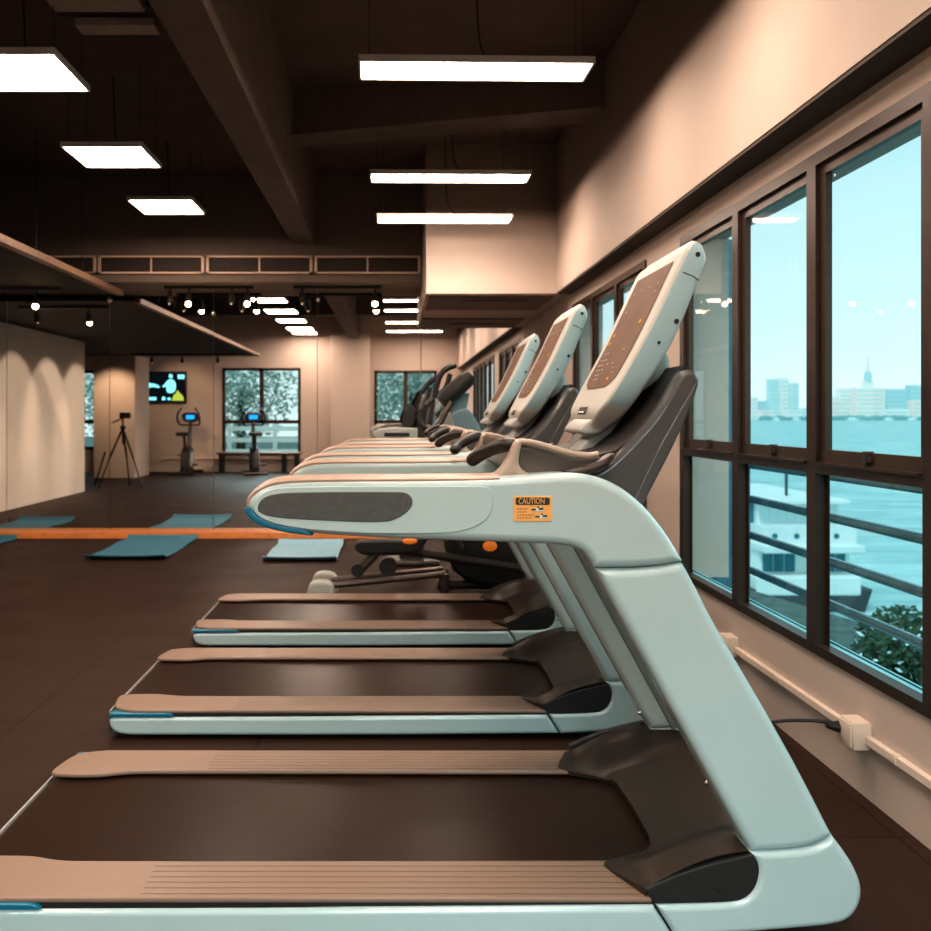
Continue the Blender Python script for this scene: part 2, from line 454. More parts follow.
# back wall with three windows (openings)
op = [(-7.65, -6.62, .5, 2.25), (-3.84, -2.10, .36, 2.31), (-.46, .93, .36, 2.25)]
b = MB(); xs = [XL]
for a0, a1, z0, z1 in op: xs += [a0, a1]
xs.append(XW + .25)
for i in range(0, len(xs), 2): b.box(xs[i], xs[i + 1], YB - .2, YB, 0, ZC)
for a0, a1, z0, z1 in op: b.box(a0, a1, YB - .2, YB, 0, z0); b.box(a0, a1, YB - .2, YB, z1, ZC)
struct('wall_back', b, M['wall'], smooth=None)
struct('baseboard_back', MB().box(-6.6, 1.5, YB, YB + .02, 0, .10), M['wallb'])
struct('trim_back_conduit', MB().box(-5.2, 1.5, YB, YB + .03, .28, .31), M['pvc'])
# partition on the left and round-cornered columns by the back wall
struct('wall_left_partition', MB().prism([(-5.25, 3.84), (-5.1, 3.84), (-5.1, YM), (-5.25, YM)], 0, 2.46, 'z', corner=.01), M['wallb'])
struct('column_left', MB().prism([(-6.06, -.45), (-5.2, -.45), (-5.2, .6), (-6.06, .6)], 0, 2.46, 'z', corner=.06), M['wall'])
struct('column_back', MB().prism([(-1.40, YB), (-.55, YB), (-.55, -.95), (-1.40, -.95)], 0, ZC, 'z', corner=.015), M['wall'])
# bulkhead above the mirror, nearer box on the right
struct('bulkhead_over_mirror', MB().box(XL, .27, 8.85, YM + .04, 2.548, ZC), M['bulk'])
b = MB().box(.27, XS + .02, 7.80, YM + .04, 2.30, ZC)
struct('bulkhead_right', b, M['wall_shaded'])
b = MB().box(.30, XS, 7.95, 8.9, 2.285, 2.302); b.box(.62, 1.2, 8.1, 8.5, 2.27, 2.29)
struct('trim_1', b, M['bulk'])
# dropped ceiling on the left with timber edge
struct('ceiling_dropped', MB().box(XL, -2.77, .55, 9.0, 2.47, 2.50), M['drop'])
b = MB().box(-2.79, -2.72, .50, 9.02, 2.445, 2.50); b.box(XL, -2.79, .50, .55, 2.445, 2.50)
struct('trim_2', b, M['trimwood'])
# beams
struct('beam_long', MB().prism([(-1.03, ZC), (-1.01, 2.94), (-.78, 2.92), (-.74, ZC)], YB, 8.86, 'y', 0), M['beam'])
b = MB(); b.prism([(-.85, 6.62), (1.42, 5.98), (1.42, 6.30), (-.85, 6.95)], 3.30, ZC, 'z')
struct('beam_cross', b, M['beam'])
struct('beam_rear', MB().box(XL, XS, .9, 1.2, 3.2, ZC), M['beam'])
# hanging wires of the dropped ceiling
for i, (x, y) in enumerate([(-2.95, 7.4), (-2.95, 8.5), (-2.95, 6.6)]):
    tag(MB().bar((x, y, 2.5), (x, y, ZC), .004, 6).build('suspension_wire', M['black']),
        ['dark thin wire holding the timber edged ceiling, middle of three', 'dark thin wire holding the timber edged ceiling, closest to the mirror',
         'dark thin wire holding the timber edged ceiling, farthest from the mirror'][i], 'wire', 'wires above the dropped ceiling')

# mirrors
seam = [-5.10 , -4.02, -2.955, -1.88, -.805, .27]
ml = ['tall wall mirror panel beside the left partition', 'tall wall mirror panel second from the left partition', 'tall wall mirror panel reflecting the tripod and television',
      'tall wall mirror panel reflecting the pair of exercise bikes', 'tall wall mirror panel reflecting the pale column']
seam.append(XW)
ml.append('tall wall mirror panel beside the window wall, under the cream bulkhead')
for i in range(len(seam) - 1):
    tag(MB().box(seam[i] + .003, seam[i + 1] - .003, YM, YM + .02, .03, 2.56).build('wall_mirror', M['mirror'], smooth=None), ml[i], 'mirror', 'mirror panels across the end wall')
struct('trim_3', MB().prism([(9.11, 0), (YM, 0), (YM, .055), (9.12, .055)], -5.1, XW, 'x', .004, 1), M['kerb'])

# ------------------------------------------------------------------ windows on the right wall
def bay(n, y0, y1, first, last):
    r = bpy.data.objects.new('window_%d' % n, None); COL.objects.link(r); r['kind'] = 'structure'
    r.location = (XW, (y0 + y1) / 2, Z0); ox, oy, oz = r.location
    def B(name, boxes, m, par=r):
        b = MB()
        for q in boxes:
            x0, x1, a0, a1, z0, z1 = q
            b.box(x0 - ox, x1 - ox, a0 - oy, a1 - oy, z0 - oz, z1 - oz)
        o = b.build(name, m, par, smooth=None); return o
    f0 = .06 if first else .0355; f1 = .06 if last else .0355
    xa, xb = XW - .012, XW + .035
    fr = B('frame', [(xa, xb, y0, y0 + f0, Z0, Z1), (xa, xb, y1 - f1, y1, Z0, Z1), (xa, xb, y0 + f0, y1 - f1, Z1 - .045, Z1), (xa, xb, y0 + f0, y1 - f1, Z0, Z0 + .035),
                     (xa, xb, y0 + f0, y1 - f1, 1.033, 1.075), (xa - .012, xa, y0 + f0, y1 - f1, 1.066, 1.075)], M['frame'])
    a0, a1 = y0 + f0, y1 - f1; xs0, xs1 = XW + .006, XW + .030
    def sash(z0, z1, w=.035, wb=.04):
        return B('sash', [(xs0, xs1, a0, a0 + w, z0, z1), (xs0, xs1, a1 - w, a1, z0, z1), (xs0, xs1, a0 + w, a1 - w, z1 - w, z1), (xs0, xs1, a0 + w, a1 - w, z0, z0 + wb)], M['sash'])
    s1 = sash(1.075, Z1 - .045, .038, .045)
    s2 = B('lower_frame', [(xs0 + .02, xs1, a0, a0 + .022, Z0 + .035, 1.033), (xs0 + .02, xs1, a1 - .022, a1, Z0 + .035, 1.033)], M['sash'])
    def G(x, p0, p1, z0, z1, par):
        MB().add([(x - ox, p0 - oy, z0 - oz), (x - ox, p1 - oy, z0 - oz), (x - ox, p1 - oy, z1 - oz), (x - ox, p0 - oy, z1 - oz)], [(0, 3, 2, 1)]).build('pane', M['glass'], par, smooth=None, fixn=False)
    G(xs0 + .015, a0 + .03, a1 - .03, 1.11, Z1 - .08, s1)
    G(xs0 + .02, a0 + .01, a1 - .01, Z0 + .035, 1.033, s2)
    # latch on the sash
    ym = (a0 + a1) / 2
    b = MB(); b.box(XW - .004 - ox, XW + .01 - ox, ym - .03 - oy, ym + .03 - oy, 1.09 - oz, 1.108 - oz); b.box(XW - .008 - ox, XW + .02 - ox, ym - .008 - oy, ym + .01 - oy, 1.082 - oz, 1.125 - oz)
    b.build('latch', M['steel'], s1, smooth=None)
    return r
n = 1
ys = [1.13, 1.82, 2.555, 3.285, 4.02, 4.80]
for i in range(5): bay(n, ys[i], ys[i + 1], i == 0, i == 4); n += 1
ys = [5.47, 6.21, 6.96, 7.71]
for i in range(3): bay(n, ys[i], ys[i + 1], i == 0, i == 2); n += 1
# back windows
for a0, a1, z0, z1 in op:
    r = bpy.data.objects.new('window_%d' % n, None); COL.objects.link(r); r['kind'] = 'structure'; n += 1
    r.location = ((a0 + a1) / 2, YB, z0); ox = r.location.x; w = a1 - a0; h = z1 - z0; zt = 1.07 - z0; c = .0
    b = MB(); t = .06
    for q in [(-w / 2, -w / 2 + t, 0, h), (w / 2 - t, w / 2, 0, h), (-w / 2, w / 2, 0, t), (-w / 2, w / 2, h - t, h), (-w / 2, w / 2, zt, zt + .08), (-.045, .045, zt, h)]:
        b.box(q[0], q[1], -.06, .012, q[2], q[3])
    fr = b.build('frame', M['frame'], r, smooth=None)
    MB().add([(-w / 2 + t, -.03, t), (w / 2 - t, -.03, t), (w / 2 - t, -.03, h - t), (-w / 2 + t, -.03, h - t)], [(3, 2, 1, 0)]).build('pane', M['glass'], fr, smooth=None, fixn=False)
# outside ledge below the windows
struct('outside_ledge', MB().box(XW + .036, XW + .075, .8, 7.7, .382, .415), M['ledge'], smooth=None)
struct('outside_ledge_edge', MB().box(XW + .055, XW + .060, .8, 7.7, .415, .419), M['ledge_dk'], smooth=None)
struct('outside_balcony', MB().box(XW + .075, 2.3, -.5, 7.7, -.70, -.62), M['ledge'], smooth=None)
struct('outside_eave', MB().box(XW + .25, 2.02, .2, 8.2, 2.33, 2.42), M['eave'], smooth=None)
struct('outside_wall_fin', MB().box(XW + .25, 2.19, 5.55, 5.65, -.6, 2.33).box(1.97, 1.985, 5.535, 5.55, -.6, 2.33), M['fin_out'], smooth=None)
br = thing('balcony_railing', 'round metal railing of four bars outside the window wall', 'railing', (2.2, 2.8, -.62))
for z in (.938, .728, .505, .288):
    MB().bar((0, -3.2, z + .62), (0, 2.75, z + .62), .024, 14).build('rail_bar', M['rail'], br)
for y in (-3.1, -.72):
    MB().bar((.0, y, 0), (.0, y, 1.56), .02, 12).build('post', M['rail'], br)

# ------------------------------------------------------------------ ceiling lights
def light_panel(x0, x1, y0, y1, z, label, group, rz=0.0, cordx=0.5):
    cx, cy = (x0 + x1) / 2, (y0 + y1) / 2
    t = thing('ceiling_light', label, 'light', (cx, cy, z), rz, group)
    w, d = (x1 - x0) / 2, (y1 - y0) / 2
    MB().box(-w - .012, w + .012, -d - .012, d + .012, .004, .03).box(-w - .012, w + .012, -d - .012, -d, -.004, .004).box(-w - .012, w + .012, d, d + .012, -.004, .004).box(-w - .012, -w, -d, d, -.004, .004).box(w, w + .012, -d, d, -.004, .004).build('frame', M['silver'], t, smooth=None)
    MB().add([(-w, -d, .0035), (w, -d, .0035), (w, d, .0035), (-w, d, .0035)], [(0, 3, 2, 1)]).build('diffuser', M['panel_light'], t, smooth=None, fixn=False)
    for sx in (-1, 1):
        for sy in (-1, 1): MB().bar((sx * w * .93, sy * d * .8, .03), (sx * w * .93, sy * d * .8, ZC - z), .0016, 5).build('suspension_cable', M['black'], t)
    p = catmull([(cordx, 0, .03), (cordx - .08, .02, .12), (cordx - .10, .03, .3), (cordx - .11, .03, ZC - z)], 5)
    MB().tube(p, .005, 6).build('power_cord', M['black'], t)
    return t
ZL = 1.79 + H
rows = [('long white ceiling light panel over the first treadmill', 4.55, 4.79), ('middle long white ceiling light panel in front of the cross beam wall', 6.66, 6.89),
        ('long white ceiling light panel closest to the cream bulkhead', 8.04 - .3, 8.30 - .3),
        ('long white ceiling light panel just behind the camera position', 3.2, 3.5), ('long white ceiling light panel nearer the back wall', 1.25, 1.55), ('long white ceiling light panel hung beside the back wall', -.55, -.25)]
rows[2] = (rows[2][0], 7.17, 7.36)
RR = [0.022, 0.012, 0.018, 0, 0, 0]
for i, (lb, y0, y1) in enumerate(rows):
    z = ZL if i != 2 else H + 1.58
    light_panel(*((-.175, 1.0) if i != 2 else (-.135, .925)), y0, y1, z, lb, 'long ceiling light panels over the treadmills', RR[i], .12)
rows = [('square white ceiling light panel farthest from the mirror in view', 4.45, 4.95), ('square white ceiling light panel second in the row left of the beam', 5.98, 6.47),
        ('square white ceiling light panel nearest the air vents', 7.46, 7.97),
        ('square white ceiling light panel reflected largest in the mirror', 2.9, 3.5), ('square white ceiling light panel reflected second in the mirror', 1.4, 2.0),
        ('square white ceiling light panel reflected third in the mirror', -.15, .45), ('square white ceiling light panel reflected last in the mirror', -1.05, -.55)]
for i, (lb, y0, y1) in enumerate(rows):
    light_panel(-2.21, -1.69, y0, y1, ZL, lb, 'square ceiling light panels left of the beam', 0, .1)
# duct unit hanging from the ceiling, top left
t = thing('ceiling_air_unit', 'pale metal air unit hung from dark ceiling above the first square light', 'air conditioner', (-1.5, 4.6, ZC))
MB().box(-.23, .225, -1.0, -.01, -.30, 0).build('housing', M['duct'], t, smooth=None)
MB().box(-.18, .235, .12, .24, -.31, -.22).build('tray', M['duct'], t, smooth=None)
MB().box(-.25, .26, -.01, .12, -.27, -.2).build('bracket', M['black'], t, smooth=None)
MB().bar((.1, .06, -.2), (.1, .06, 0), .008, 6).build('hanger', M['black'], t)

# air vents in the bulkhead
vl = ['pale framed air vent beside the cream bulkhead', 'pale framed air vent, middle one above the mirror', 'pale framed air vent cut off by the timber edge', 'pale framed air vent hidden behind the dropped ceiling']
for i in range(4):
    x1 = .250 - i * 1.062; x0 = x1 - 1.04; z0, z1 = H + 1.396, H + 1.573
    t = thing('air_vent', vl[i], 'vent', ((x0 + x1) / 2, 8.85, z0), 0, 'air vents in the bulkhead')
    w = (x1 - x0) / 2; h = z1 - z0
    b = MB()
    for q in [(-w, w, 0, .018), (-w, w, h - .018, h), (-w, -w + .025, 0, h), (w - .025, w, 0, h)]: b.box(q[0], q[1], -.025, 0, q[2], q[3])
    b.box(-.008, .008, -.018, 0, 0, h)
    b.build('frame', M['ventframe'], t, smooth=None)
    b = MB().box(-w + .02, w - .02, -.006, 0, .015, h - .015)
    b.build('grille', M['ventin'], t, smooth=None)
b = MB().box(XL, .27, 8.81, 8.85, 2.55, 2.612)
struct('trim_4', b, M['bulk'])

# track lights
def track(x0, x1, y, z, lamps, lab):
    t = thing('track_rail', lab, 'track', ((x0 + x1) / 2, y, z), 0, 'black lighting tracks')
    w = (x1 - x0) / 2
    MB().box(-w, w, -.018, .018, -.03, 0).build('rail', M['black'], t, smooth=None)
    return t
def spot(x, y, z, lab, on=True):
    t = thing('track_spotlight', lab, 'spotlight', (x, y, z), 0, 'spotlights on the tracks')
    MB().bar((0, 0, 0), (0, 0, -.06), .012, 8).build('stem', M['black'], t)
    hd = MB().tube([(0, 0, -.05), (0, -.02, -.10), (0, -.035, -.145)], [.022, .032, .032], 14).build('head', M['black'], t)
    MB().ball((0, -.040, -.158), .028 if on else .010).build('bulb', M['bulb'] if on else M['bulb_glint'], hd)
YT = 9.05
track(-2.32, -1.42, YT, 2.55, 4, 'black ceiling track left of centre beneath the air vents')
track(-1.02, -.14, YT, 2.55, 2, 'black ceiling track beside the cream bulkhead')
spot(-2.07, YT, 2.52, 'glowing spotlight on the track below the vents, leftmost bright one of its track')
spot(-1.48, YT, 2.52, 'glowing spotlight at the right end of the left track')
spot(-.20, YT, 2.52, 'glowing spotlight beside the cream bulkhead corner')
spot(-2.26, YT, 2.52, 'unlit black spotlight at the left end of the left track', False)
spot(-1.64, YT, 2.52, 'unlit black spotlight right of centre on the left track', False)
spot(-.93, YT, 2.52, 'unlit black spotlight at the left end of the right track', False)
track(-4.2, -3.2, 8.6, 2.47, 2, 'black track under the dropped ceiling near the partition')
spot(-3.42, 8.6, 2.44, 'glowing spotlight under the dropped ceiling above the partition mirror')
spot(-4.0, 8.6, 2.44, 'unlit black spotlight under the dropped ceiling near the partition', False)
track(-5.2, -3.1, .9, 2.47, 3, 'black track under the dropped ceiling near the column')
for i, x in enumerate((-4.8, -4.2, -3.5)):
    spot(x, .9, 2.44, ['unlit spotlight near the column under the dropped ceiling', 'unlit spotlight in the middle of the track near the column', 'unlit spotlight nearest the timber edge end'][i], False)
# mirror clips
for i, (x, z) in enumerate([(-2.955, 2.44), (-1.88, 2.30), (-.8, 2.44)]):
    tag(MB().ball((0, 0, 0), .022, sc=(1, .6, 1.3)).build('mirror_clip', M['chrome'], loc=(x, YM - .012, z)),
        ['small chrome clip on the mirror seam left of the tripod', 'small chrome clip on the mirror seam beside the television', 'small chrome clip on the mirror seam beside the pale column'][i], 'clip', 'chrome mirror clips')

# ================================================================== TREADMILL
def px(x, y, yl=0.0):
    d = YN + yl
    return ((x - VX) * d / FP, H - (y - VY) * d / FP)
def poly(pts, yl=0.0, n=2):
    return chaikin([px(x, y, yl) for x, y in pts], n)
W = 0.95
TM = thing('treadmill', 'white treadmill closest to the camera with a yellow caution sticker', 'treadmill', (0, YN, 0), 0, 'treadmills in a row by the windows')

def both(name, mb, m, parent=TM, label=None, **kw):
    a = mb.build(name, m, parent, **kw); bb = mb.build(name, m, parent, flip_y=W, **kw)
    return a, bb

# base foot (front piece) and side skirt
foot = poly([(751, 853.5), (751, 853.5), (790, 852), (818, 848.5), (834, 837), (834, 837), (846, 853), (857, 870), (864, 890), (861, 908), (850, 922), (832, 927), (800, 930), (740, 935), (676, 938), (676, 938),
             (656, 906), (656, 906), (700, 905), (735, 903.5), (748, 899), (757, 888), (760, 873), (757, 861)])
b = MB().prism(foot, 0.0, .12, 'y', .014, 3)
both('front_foot', b, M['white'])
sk = poly([(654.5, 907), (654.5, 907), (674, 938), (674, 938), (400, 941), (0, 941), (-45, 941), (-64, 932), (-68, 914), (-60, 911), (-20, 911), (300, 910)])
b = MB().prism(sk, 0.002, .055, 'y', .014, 3)
s1, s2 = both('side_skirt', b, M['white'])
b = MB().prism(poly([(-66, 909.6), (-66, 909.6), (40, 909.6), (40, 909.6), (34, 904.5), (20, 904), (-60, 904), (-66, 904)]), -.002, .05, 'y', .003, 2)
for par, fl in ((s1, None), (s2, W)):
    b.build('blue_accent', M['blue'], par, flip_y=fl)
# dark deck frame
b = MB().box(-1.075, .62, .012, W - .012, .03, .089)
b.box(-1.07, .62, .014, .165, .089, .1015).box(-1.07, .62, W - .165, W - .014, .089, .1015)
b.box(-1.0, .8, .07, W - .07, .012, .05)
b.build('deck_frame', M['dark'], TM, smooth=None)
for x in (-.9, .75):
    for y in (.1, W - .1):
        MB().tube([(x, y, 0), (x, y, .035)], [.035, .03], 12).build('foot', M['black'], TM)
# foot rails
rp = chaikin([(-1.08, .10), (-1.065, .045), (-1.02, .018), (-.97, .008), (-.97, .008), (.60, .008), (.60, .008), (.66, .19), (.66, .19), (-.78, .185), (-.86, .19), (-.93, .215), (-1.03, .215), (-1.09, .205), (-1.09, .16)], 2)
b = MB().prism(rp, .100, .113, 'z', .005, 2)
both('foot_rail', b, M['footrail'])
# belt: wraps round a roller at the rear
pr = [(.80, .094), (-1.068, .094), (-1.082, .089), (-1.092, .078), (-1.095, .065), (-1.088, .050), (-1.07, .042), (-1.0, .040)]
b = MB()
for i in range(len(pr) - 1):
    (x0, z0), (x1, z1) = pr[i], pr[i + 1]
    b.add([(x0, .17, z0), (x1, .17, z1), (x1, W - .17, z1), (x0, W - .17, z0)], [(0, 1, 2, 3)])
bl = b.build('running_belt', M['belt'], TM, smooth=60)
MB().box(-1.104, -1.097, .10, W - .10, .060, .084, .003).build('rear_edge', M['stem'], TM)
# motor hood
def xback(y):
    y = min(y, W - y)
    P = [(0, .592), (.06, .565), (.12, .536), (.165, .520), (.19, .545), (.225, .625), (.26, .668), (.30, .678), (.5, .682)]
    for i in range(len(P) - 1):
        if P[i][0] <= y <= P[i + 1][0]:
            t = (y - P[i][0]) / (P[i + 1][0] - P[i][0]); return P[i][1] * (1 - t) + P[i + 1][1] * t
    return .68
def hz(x, y):
    yy = min(y, W - y)
    t = min(1, max(0, (x - .585) / (.835 - .585)))
    side = .132 + .088 * math.sin(t * PI / 2) if x > .585 else .132 - (.585 - x) * .25
    c = max(0, (yy - .02))
    crease = math.exp(-((yy - .20) / .05) ** 2)
    t2 = min(1, max(0, (x - .66) / .26))
    mid = .110 + .088 * t2 ** .8
    k = min(1, max(0, (yy - .10) / .14)); k = k * k * (3 - 2 * k)
    return max(.108, side * (1 - k) + mid * k)
NX, NY = 26, 60
vs = []; fs = []
for j in range(NY + 1):
    y = .012 + (.885 - .012) * j / NY; xb = xback(y)
    for i in range(NX + 1):
        t = i / NX; x = xb + (.98 - xb) * t
        vs.append((x, y, hz(x, y)))
for j in range(NY):
    for i in range(NX):
        a = j * (NX + 1) + i; fs.append((a, a + 1, a + NX + 2, a + NX + 1))
# skirt of the rear edge down to the belt
o = len(vs)
for j in range(NY + 1):
    y = .012 + (.885 - .012) * j / NY; vs.append((xback(y) + .004, y, .10))
for j in range(NY): fs.append((o + j, j * (NX + 1), (j + 1) * (NX + 1), o + j + 1))
MB().add(vs, fs).build('motor_hood', M['hood'], TM, smooth=50)
side = poly([(655, 905.5), (655, 905.5), (646, 891), (646, 891), (674, 878), (705, 867.5), (736, 860), (754, 856), (754, 856), (760, 862), (761, 874), (757, 889), (748, 899), (735, 904)])
sd = both('hood_side', MB().prism(side, .006, .03, 'y', .003, 2), M['dark'])
for par, fl in ((sd[0], None), (sd[1], W)):
    x, z = px(720, 891); MB().tube([(x, .007, z), (x, .002, z)], [.007, .006], 12).build('bolt', M['black'], par, flip_y=fl)
for par_y in (0,):
    x, z = px(734, 824, .15); MB().ball((x, .15, z), .009).build('screw', M['chrome'], TM)
    x, z = px(707, 783, .3); MB().ball((x, .3, z), .007).build('screw', M['chrome'], TM)
    x, z = px(639, 712, .83); MB().ball((x, .825, z), .007).build('screw', M['chrome'], TM)
# power switch plate on hood
x, z = px(704, 778, .33)


# uprights
up = poly([(595.5, 569), (595.5, 569), (640, 569.5), (684, 563), (684, 563), (699, 590), (714, 621), (742, 668), (772, 719), (804, 777), (834, 836), (834, 836), (820, 847), (795, 852), (752, 854), (752, 854)])
b = MB().prism(up, .003, .118, 'y', .020, 4)
u1, u2 = both('upright', b, M['white'])
b = MB().prism(poly([(627, 569), (627, 569), (686, 569), (686, 569), (760, 702), (826, 838), (826, 838), (782, 853), (782, 853)]), .112, .1225, 'y', .002, 1)
b.build('inner_panel', M['panelgrey'], u1); b.build('inner_panel', M['panelgrey'], u2, flip_y=W)
# handrail with hood curve
arm = poly([(500, 477), (540, 474), (566, 473), (585, 474), (602, 478), (618, 485), (634, 496), (650, 511), (666, 531), (677, 548), (684.5, 562), (684.5, 562), (660, 566.5), (630, 568.5), (595, 568.5), (595, 568.5),
            (589, 558), (582, 551), (572, 547), (555, 545), (520, 543.5), (440, 541), (360, 537.5), (311, 534), (285, 530), (262, 522), (249, 513), (245.5, 505), (248, 497), (257, 489), (270, 483), (290, 480), (330, 479), (420, 478.5)])
b = MB().prism(arm, .0, .13, 'y', .020, 4)
a1, a2 = both('handrail', b, M['white'])
# tan top band following the outer rim
outer = [(247.5, 506), (249, 498), (257.5, 490), (270, 484), (290, 481), (330, 480), (420, 479.5), (480, 479), (500, 478)]
def band(pts, off, y0, y1):
    P = [px(*p) for p in pts]; n = len(P); O = []
    for i in range(n):
        a = Vector(P[max(i - 1, 0)]); c = Vector(P[min(i + 1, n - 1)]); e = (c - a).normalized(); nrm = Vector((-e.y, e.x))
        O.append((P[i][0] + nrm.x * off, P[i][1] + nrm.y * off))
    return P, O
co = catmull([(p[0], p[1], 0) for p in outer], 5)
P, O = band([(p.x, p.y) for p in co], .0045, 0, 0)
Q, I = band([(p.x, p.y) for p in co], -.010, 0, 0)
vs = []; n = len(O)
for (yy, S) in ((.006, I), (.004, P), (.010, O), (.028, [(o[0] , o[1] + .002) for o in O]), (.065, [(o[0], o[1] + .005) for o in O]), (.102, [(o[0], o[1] + .002) for o in O]), (.120, O), (.126, P), (.124, I)):
    vs.append([(s[0], yy, s[1]) for s in S])
mb = MB(); mb.rings(vs, cap=False, closed=False)
for par, fl in ((a1, None), (a2, W)): mb.build('top_cover', M['armtop'], par, flip_y=fl, smooth=60)
# side inset and grey inlay
b1 = MB().prism(poly([(252.5, 507), (257, 497), (268, 489.5), (290, 486.5), (400, 486), (480, 486), (490, 487), (494, 496), (493, 510), (484, 523), (462, 532), (430, 534), (360, 533.5), (300, 529), (270, 523), (256, 515)]), -.0025, .01, 'y', .002, 1)
b2 = MB().prism(poly([(257, 508), (261, 499), (273, 493.5), (300, 492), (395, 491.5), (408, 492.5), (413.5, 500), (411, 509), (399, 518), (384, 523), (300, 519.5), (272, 517), (260, 513)]), -.0045, .01, 'y', .0025, 2)
b3 = MB().prism(poly([(243.5, 508), (243.5, 508), (247, 516), (256, 524), (270, 529), (288, 533), (312, 536), (312, 536), (307, 530), (297, 527.5), (280, 525.5), (264, 520), (254, 513.5), (251, 508), (251, 508)]), -.001, .131, 'y', .004, 2)
for par, fl in ((a1, None), (a2, W)):
    b1.build('side_inset', M['inset'], par, flip_y=fl)
    b2.build('grey_inlay', M['pill'], par, flip_y=fl)
    b3.build('blue_accent', M['blue'], par, flip_y=fl)
# posts + grips
b = MB().prism(poly([(478, 481), (478, 481), (494, 474), (503, 466), (509, 455), (512, 444), (516, 439.5), (521, 440), (522.5, 445), (520, 455), (519, 464), (523, 471), (540, 478), (540, 478)], .04), .035, .085, 'y', .016, 3)
both('handlebar_post', b, M['tan'])
def L3(x, y, yl): q = px(x, y, yl); return (q[0], yl, q[1])
gp = catmull([L3(518, 444, .06), L3(508, 444.5, .065), L3(494, 448, .09), L3(482, 453.5, .11), L3(475, 458, .13), L3(471, 461, .16)], 4)
rr = [.009 + .008 * min(1, 5 * i / len(gp)) for i in range(len(gp))]; rr[-1] = .008; rr[-2] = .015
both('handlebar_grip', MB().tube(gp, rr, 14), M['grip'])
# console tray
tp = poly([(519, 443), (519, 443), (530, 444.5), (545, 448), (560, 452.5), (575, 455.5), (590, 456.5), (600, 456.5), (612, 462), (606, 472), (590, 476), (575, 478), (524, 478), (516, 472), (516, 455)], .06)
MB().prism(tp, .07, W - .07, 'y', .012, 3).build('console_tray', M['tray'], TM)
rim = catmull([L3(518, 441.5, .065), L3(531, 442.5, .062), L3(545, 446, .06), L3(560, 450.5, .058), L3(575, 454, .056), L3(589, 455.5, .058), L3(598, 454, .06)], 4)
both('tray_rim', MB().tube(rim, [.0075] * len(rim), 8), M['tan'])
# lit swoop joining tray and fin
sw = poly([(556, 474), (556, 474), (575, 468.5), (590, 465), (602, 460), (611, 454), (616, 453), (612, 461), (604, 469), (590, 474), (575, 477.5)], .05)
both('swoop_cover', MB().prism(sw, .04, .10, 'y', .010, 3), M['hood'])
# fins
fin = poly([(570, 490), (570, 490), (582, 475), (598, 469), (611, 460), (628, 443), (655, 413), (675, 376), (682, 370), (692, 370.5), (697, 377), (696, 386), (676, 436), (652, 484), (640, 505), (640, 505)], .13)
f1, f2 = both('console_fin', MB().prism(fin, .105, .165, 'y', .014, 3), M['fin'])
fl_ = poly([(690, 384), (694, 380), (694.5, 387), (675, 436), (640, 503), (640, 503), (628, 503), (628, 503), (655, 445)], .13)
for par, fy in ((f1, None), (f2, W)):
    MB().prism(fl_, .098, .112, 'y', .005, 2).build('edge_strip', M['fin'], par, flip_y=fy)
# back shell between the fins
cp = [px(*p, .5) for p in [(560, 452), (585, 446), (603, 432), (628, 400), (645, 372)]]
bk = [px(*p, .5) for p in [(652, 376), (636, 405), (612, 440), (596, 462), (575, 470)]]
MB().prism(cp + bk, .15, W - .15, 'y', 0).build('rear_shell', M['dark'], TM, smooth=None)

# console body
CY = W / 2
Fp = [(.538, -.030), (.536, .008), (.564, .060), (.648, .212), (.738, .402), (.758, .440), (.778, .457)]
Bp = [(.562, -.046), (.600, -.006), (.640, .054), (.722, .194), (.790, .360), (.808, .408), (.800, .446)]
Wp = [.110, .185, .228, .243, .245, .243, .232]
Fc = catmull([(a, b_, 0) for a, b_ in Fp], 5); Bc = catmull([(a, b_, 0) for a, b_ in Bp], 5); Wc = catmull([(w_, 0, 0) for w_ in Wp], 5)
rings = []
def rrect(F, B, w, r):
    d = (B - F); L = d.length; d.normalize(); r = min(r, L * .45, w * .45); out = []
    pts = []
    for (sy, sl) in ((-1, 0), (-1, 1), (1, 1), (1, 0)):
        cy = sy * (w - r); cl = r if sl == 0 else L - r
        base = {(-1, 0): PI, (-1, 1): PI / 2, (1, 1): 0, (1, 0): -PI / 2}[(sy, sl)]
        for k in range(5):
            a = base - PI / 2 * k / 4
            a2_ = {(-1, 0): (PI * 1.5 - PI / 2 * k / 4), (-1, 1): (PI - PI / 2 * k / 4), (1, 1): (PI / 2 - PI / 2 * k / 4), (1, 0): (0 - PI / 2 * k / 4)}[(sy, sl)]
            pts.append((cy + r * math.cos(a2_), cl + r * math.sin(a2_)))
    for (yy, l) in pts:
        q = F + d * l; out.append((q.x, CY + yy, H + q.y))
    return out
n = len(Fc)
for i in range(n):
    rings.append(rrect(Fc[i], Bc[i], Wc[i].x, .013))
def shrink(ring, k, push):
    c = Vector((0, 0, 0))
    for q in ring: c += Vector(q)
    c /= len(ring)
    return [tuple(c + (Vector(q) - c) * k + Vector(push)) for q in ring]
rings = [shrink(rings[0], .55, (-.004, 0, -.018)), shrink(rings[0], .85, (-.002, 0, -.010))] + rings + [shrink(rings[-1], .9, (.002, 0, .006)), shrink(rings[-1], .6, (.003, 0, .010))]
cs = MB(); cs.rings(rings)
con = cs.build('console', M['white_warm_lit'], TM, smooth=40)
con.data.materials.append(mat('console_side_cool_lit', (0.34, 0.49, 0.52), 0.32, var=0.02))  # warm lamp light on front, cool light on sides, painted as two colours
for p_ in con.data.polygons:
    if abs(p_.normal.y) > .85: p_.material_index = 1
con['label'] = 'white upright console with a brown display'
